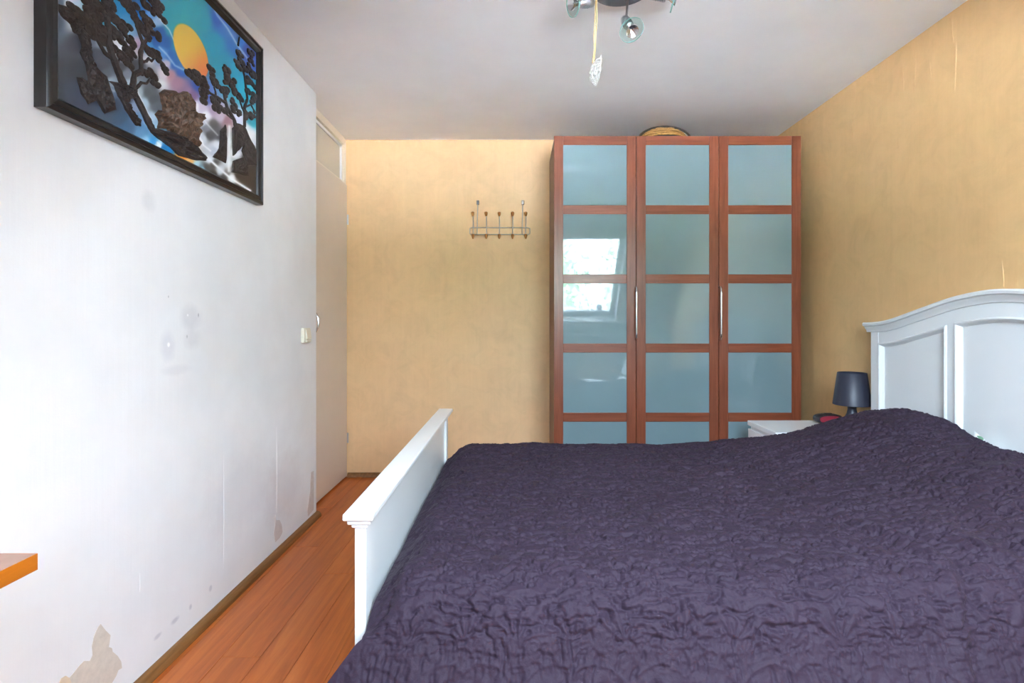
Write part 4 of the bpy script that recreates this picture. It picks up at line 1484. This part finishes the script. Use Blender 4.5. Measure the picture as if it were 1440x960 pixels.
ch = thing('armchair', (1.08, 0.33, 0), 'white cushioned armchair with birch armrests, mirrored in the wardrobe glass', 'armchair')
y0, y1 = 0.06, 0.60
for yy in (y0, y1 - 0.03):
    fl = [(0.80, 0.02), (0.78, 0.20), (0.77, 0.40), (0.80, 0.53), (0.90, 0.56), (1.10, 0.53), (1.30, 0.48)]
    MB().sweep([((q[0], yy, q[1]), (0, 1, 0), (0.25, 0, 1)) for q in fl], [(0, -0.012), (0.03, -0.012), (0.03, 0.012), (0, 0.012)]).build('arm_frame', M_BIRCH, ch)
    MB().sweep([((q[0], yy, q[1]), (0, 1, 0), (0, 0, 1)) for q in [(0.80, 0.0), (1.0, 0.0), (1.36, 0.0)]], [(0, 0.0), (0.03, 0.0), (0.03, 0.022), (0, 0.022)]).build('foot_rail', M_BIRCH, ch)
    MB().sweep([((q[0], yy, q[1]), (0, 1, 0), (1, 0, 0)) for q in [(1.30, 0.02), (1.30, 0.25), (1.28, 0.50)]], [(0, -0.012), (0.03, -0.012), (0.03, 0.012), (0, 0.012)]).build('back_leg', M_BIRCH, ch)
prof = [(0.76, 0.38), (0.80, 0.42), (0.95, 0.40), (1.10, 0.37), (1.18, 0.39), (1.24, 0.50), (1.31, 0.70), (1.38, 0.90), (1.42, 1.02)]
vs, fs = [], []
N_ = 10
for i, (xx, zz) in enumerate(prof):
    for k in range(N_ + 1):
        f_ = 2 * k / N_ - 1
        bul = (1 - f_ ** 6) * 0.03
        nx, nz_ = (-0.15, 1) if i < 5 else (-1, 0.3)
        vs.append((xx + nx * bul, y0 + 0.035 + (y1 - y0 - 0.07) * k / N_, zz + nz_ * bul))
for i in range(len(prof) - 1):
    for k in range(N_):
        q = i * (N_ + 1) + k
        fs.append((q, q + 1, q + N_ + 2, q + N_ + 1))
cu = MB().add(vs, fs).build('cushion', M_FABRIC, ch, smooth=True)
so = cu.modifiers.new('thickness', 'SOLIDIFY'); so.thickness = 0.07
cu.modifiers.new('soft', 'SUBSURF').levels = 1

cab = thing('side_cabinet', (1.66, -0.10, 0), 'low white cabinet under the sloped ceiling, mirrored in the glass', 'cabinet')
MB().box(1.52, 1.78, -0.20, 0.05, 0.02, 0.90).build('body', M_WHITE2, cab, bevel=0.003)
MB().box(1.51, 1.79, -0.205, 0.072, 0.90, 0.92).build('top', M_WHITE2, cab, bevel=0.003)
for z0 in (0.05, 0.34, 0.62):
    dr = MB().box(1.525, 1.775, 0.05, 0.066, z0, z0 + 0.26).build('drawer', M_WHITE2, cab, bevel=0.002)
    MB().ball((1.65, 0.076, z0 + 0.18), 0.012, 10, 6).build('knob', M_SATIN, dr, smooth=True)
for xx in (1.53, 1.74):
    for yy in (-0.19, 0.01):
        MB().box(xx, xx + 0.03, yy, yy + 0.03, 0, 0.02).build('foot', M_WHITE2, cab)

# outside: unseen ground well below, made pale as a light reflector, and trees seen through the roof window
struct(MB().box(-40, 40, -60, KY - 0.6, -3.3, -3.2).build('ground_outside', M_BOUNCE_GROUND))
def tree(x, y, h, r, label, seed):
    rr = random.Random(seed)
    t = thing('garden_tree', (x, y, -3.2), label, 'tree', 'trees outside the roof window')
    MB().tube([(x, y, -3.2), (x + 0.1, y, -3.2 + h * 0.4), (x, y + 0.1, -3.2 + h * 0.8)], [0.22, 0.16, 0.05], 8).build('trunk', M_BARK, t, smooth=True)
    mb = MB()
    for k in range(2600):
        d = Vector((rr.gauss(0, 1), rr.gauss(0, 1), rr.gauss(0, 1))).normalized() * r * rr.uniform(0.45, 1.0)
        c = Vector((x, y, -3.2 + h - r * 1.1)) + Vector((d.x, d.y, d.z * 1.15))
        u = Vector((rr.gauss(0, 1), rr.gauss(0, 1), rr.gauss(0, 1))).normalized()
        w = u.orthogonal().normalized()
        s = rr.uniform(0.10, 0.20)
        mb.add([c - u * s, c + w * s * 0.6, c + u * s, c - w * s * 0.6], [(0, 1, 2, 3)])
    mb.build('crown', M_LEAF, t, fix=False)


tree(0.6, -17, 8.8, 2.9, 'round leafy tree standing between two others outside the roof window', 1)
tree(6.9, -20, 9.6, 3.2, 'tallest broad leafy tree in the garden outside the roof window', 2)
tree(-5.4, -19, 8.2, 2.6, 'lowest leafy tree in the garden outside the roof window', 3)
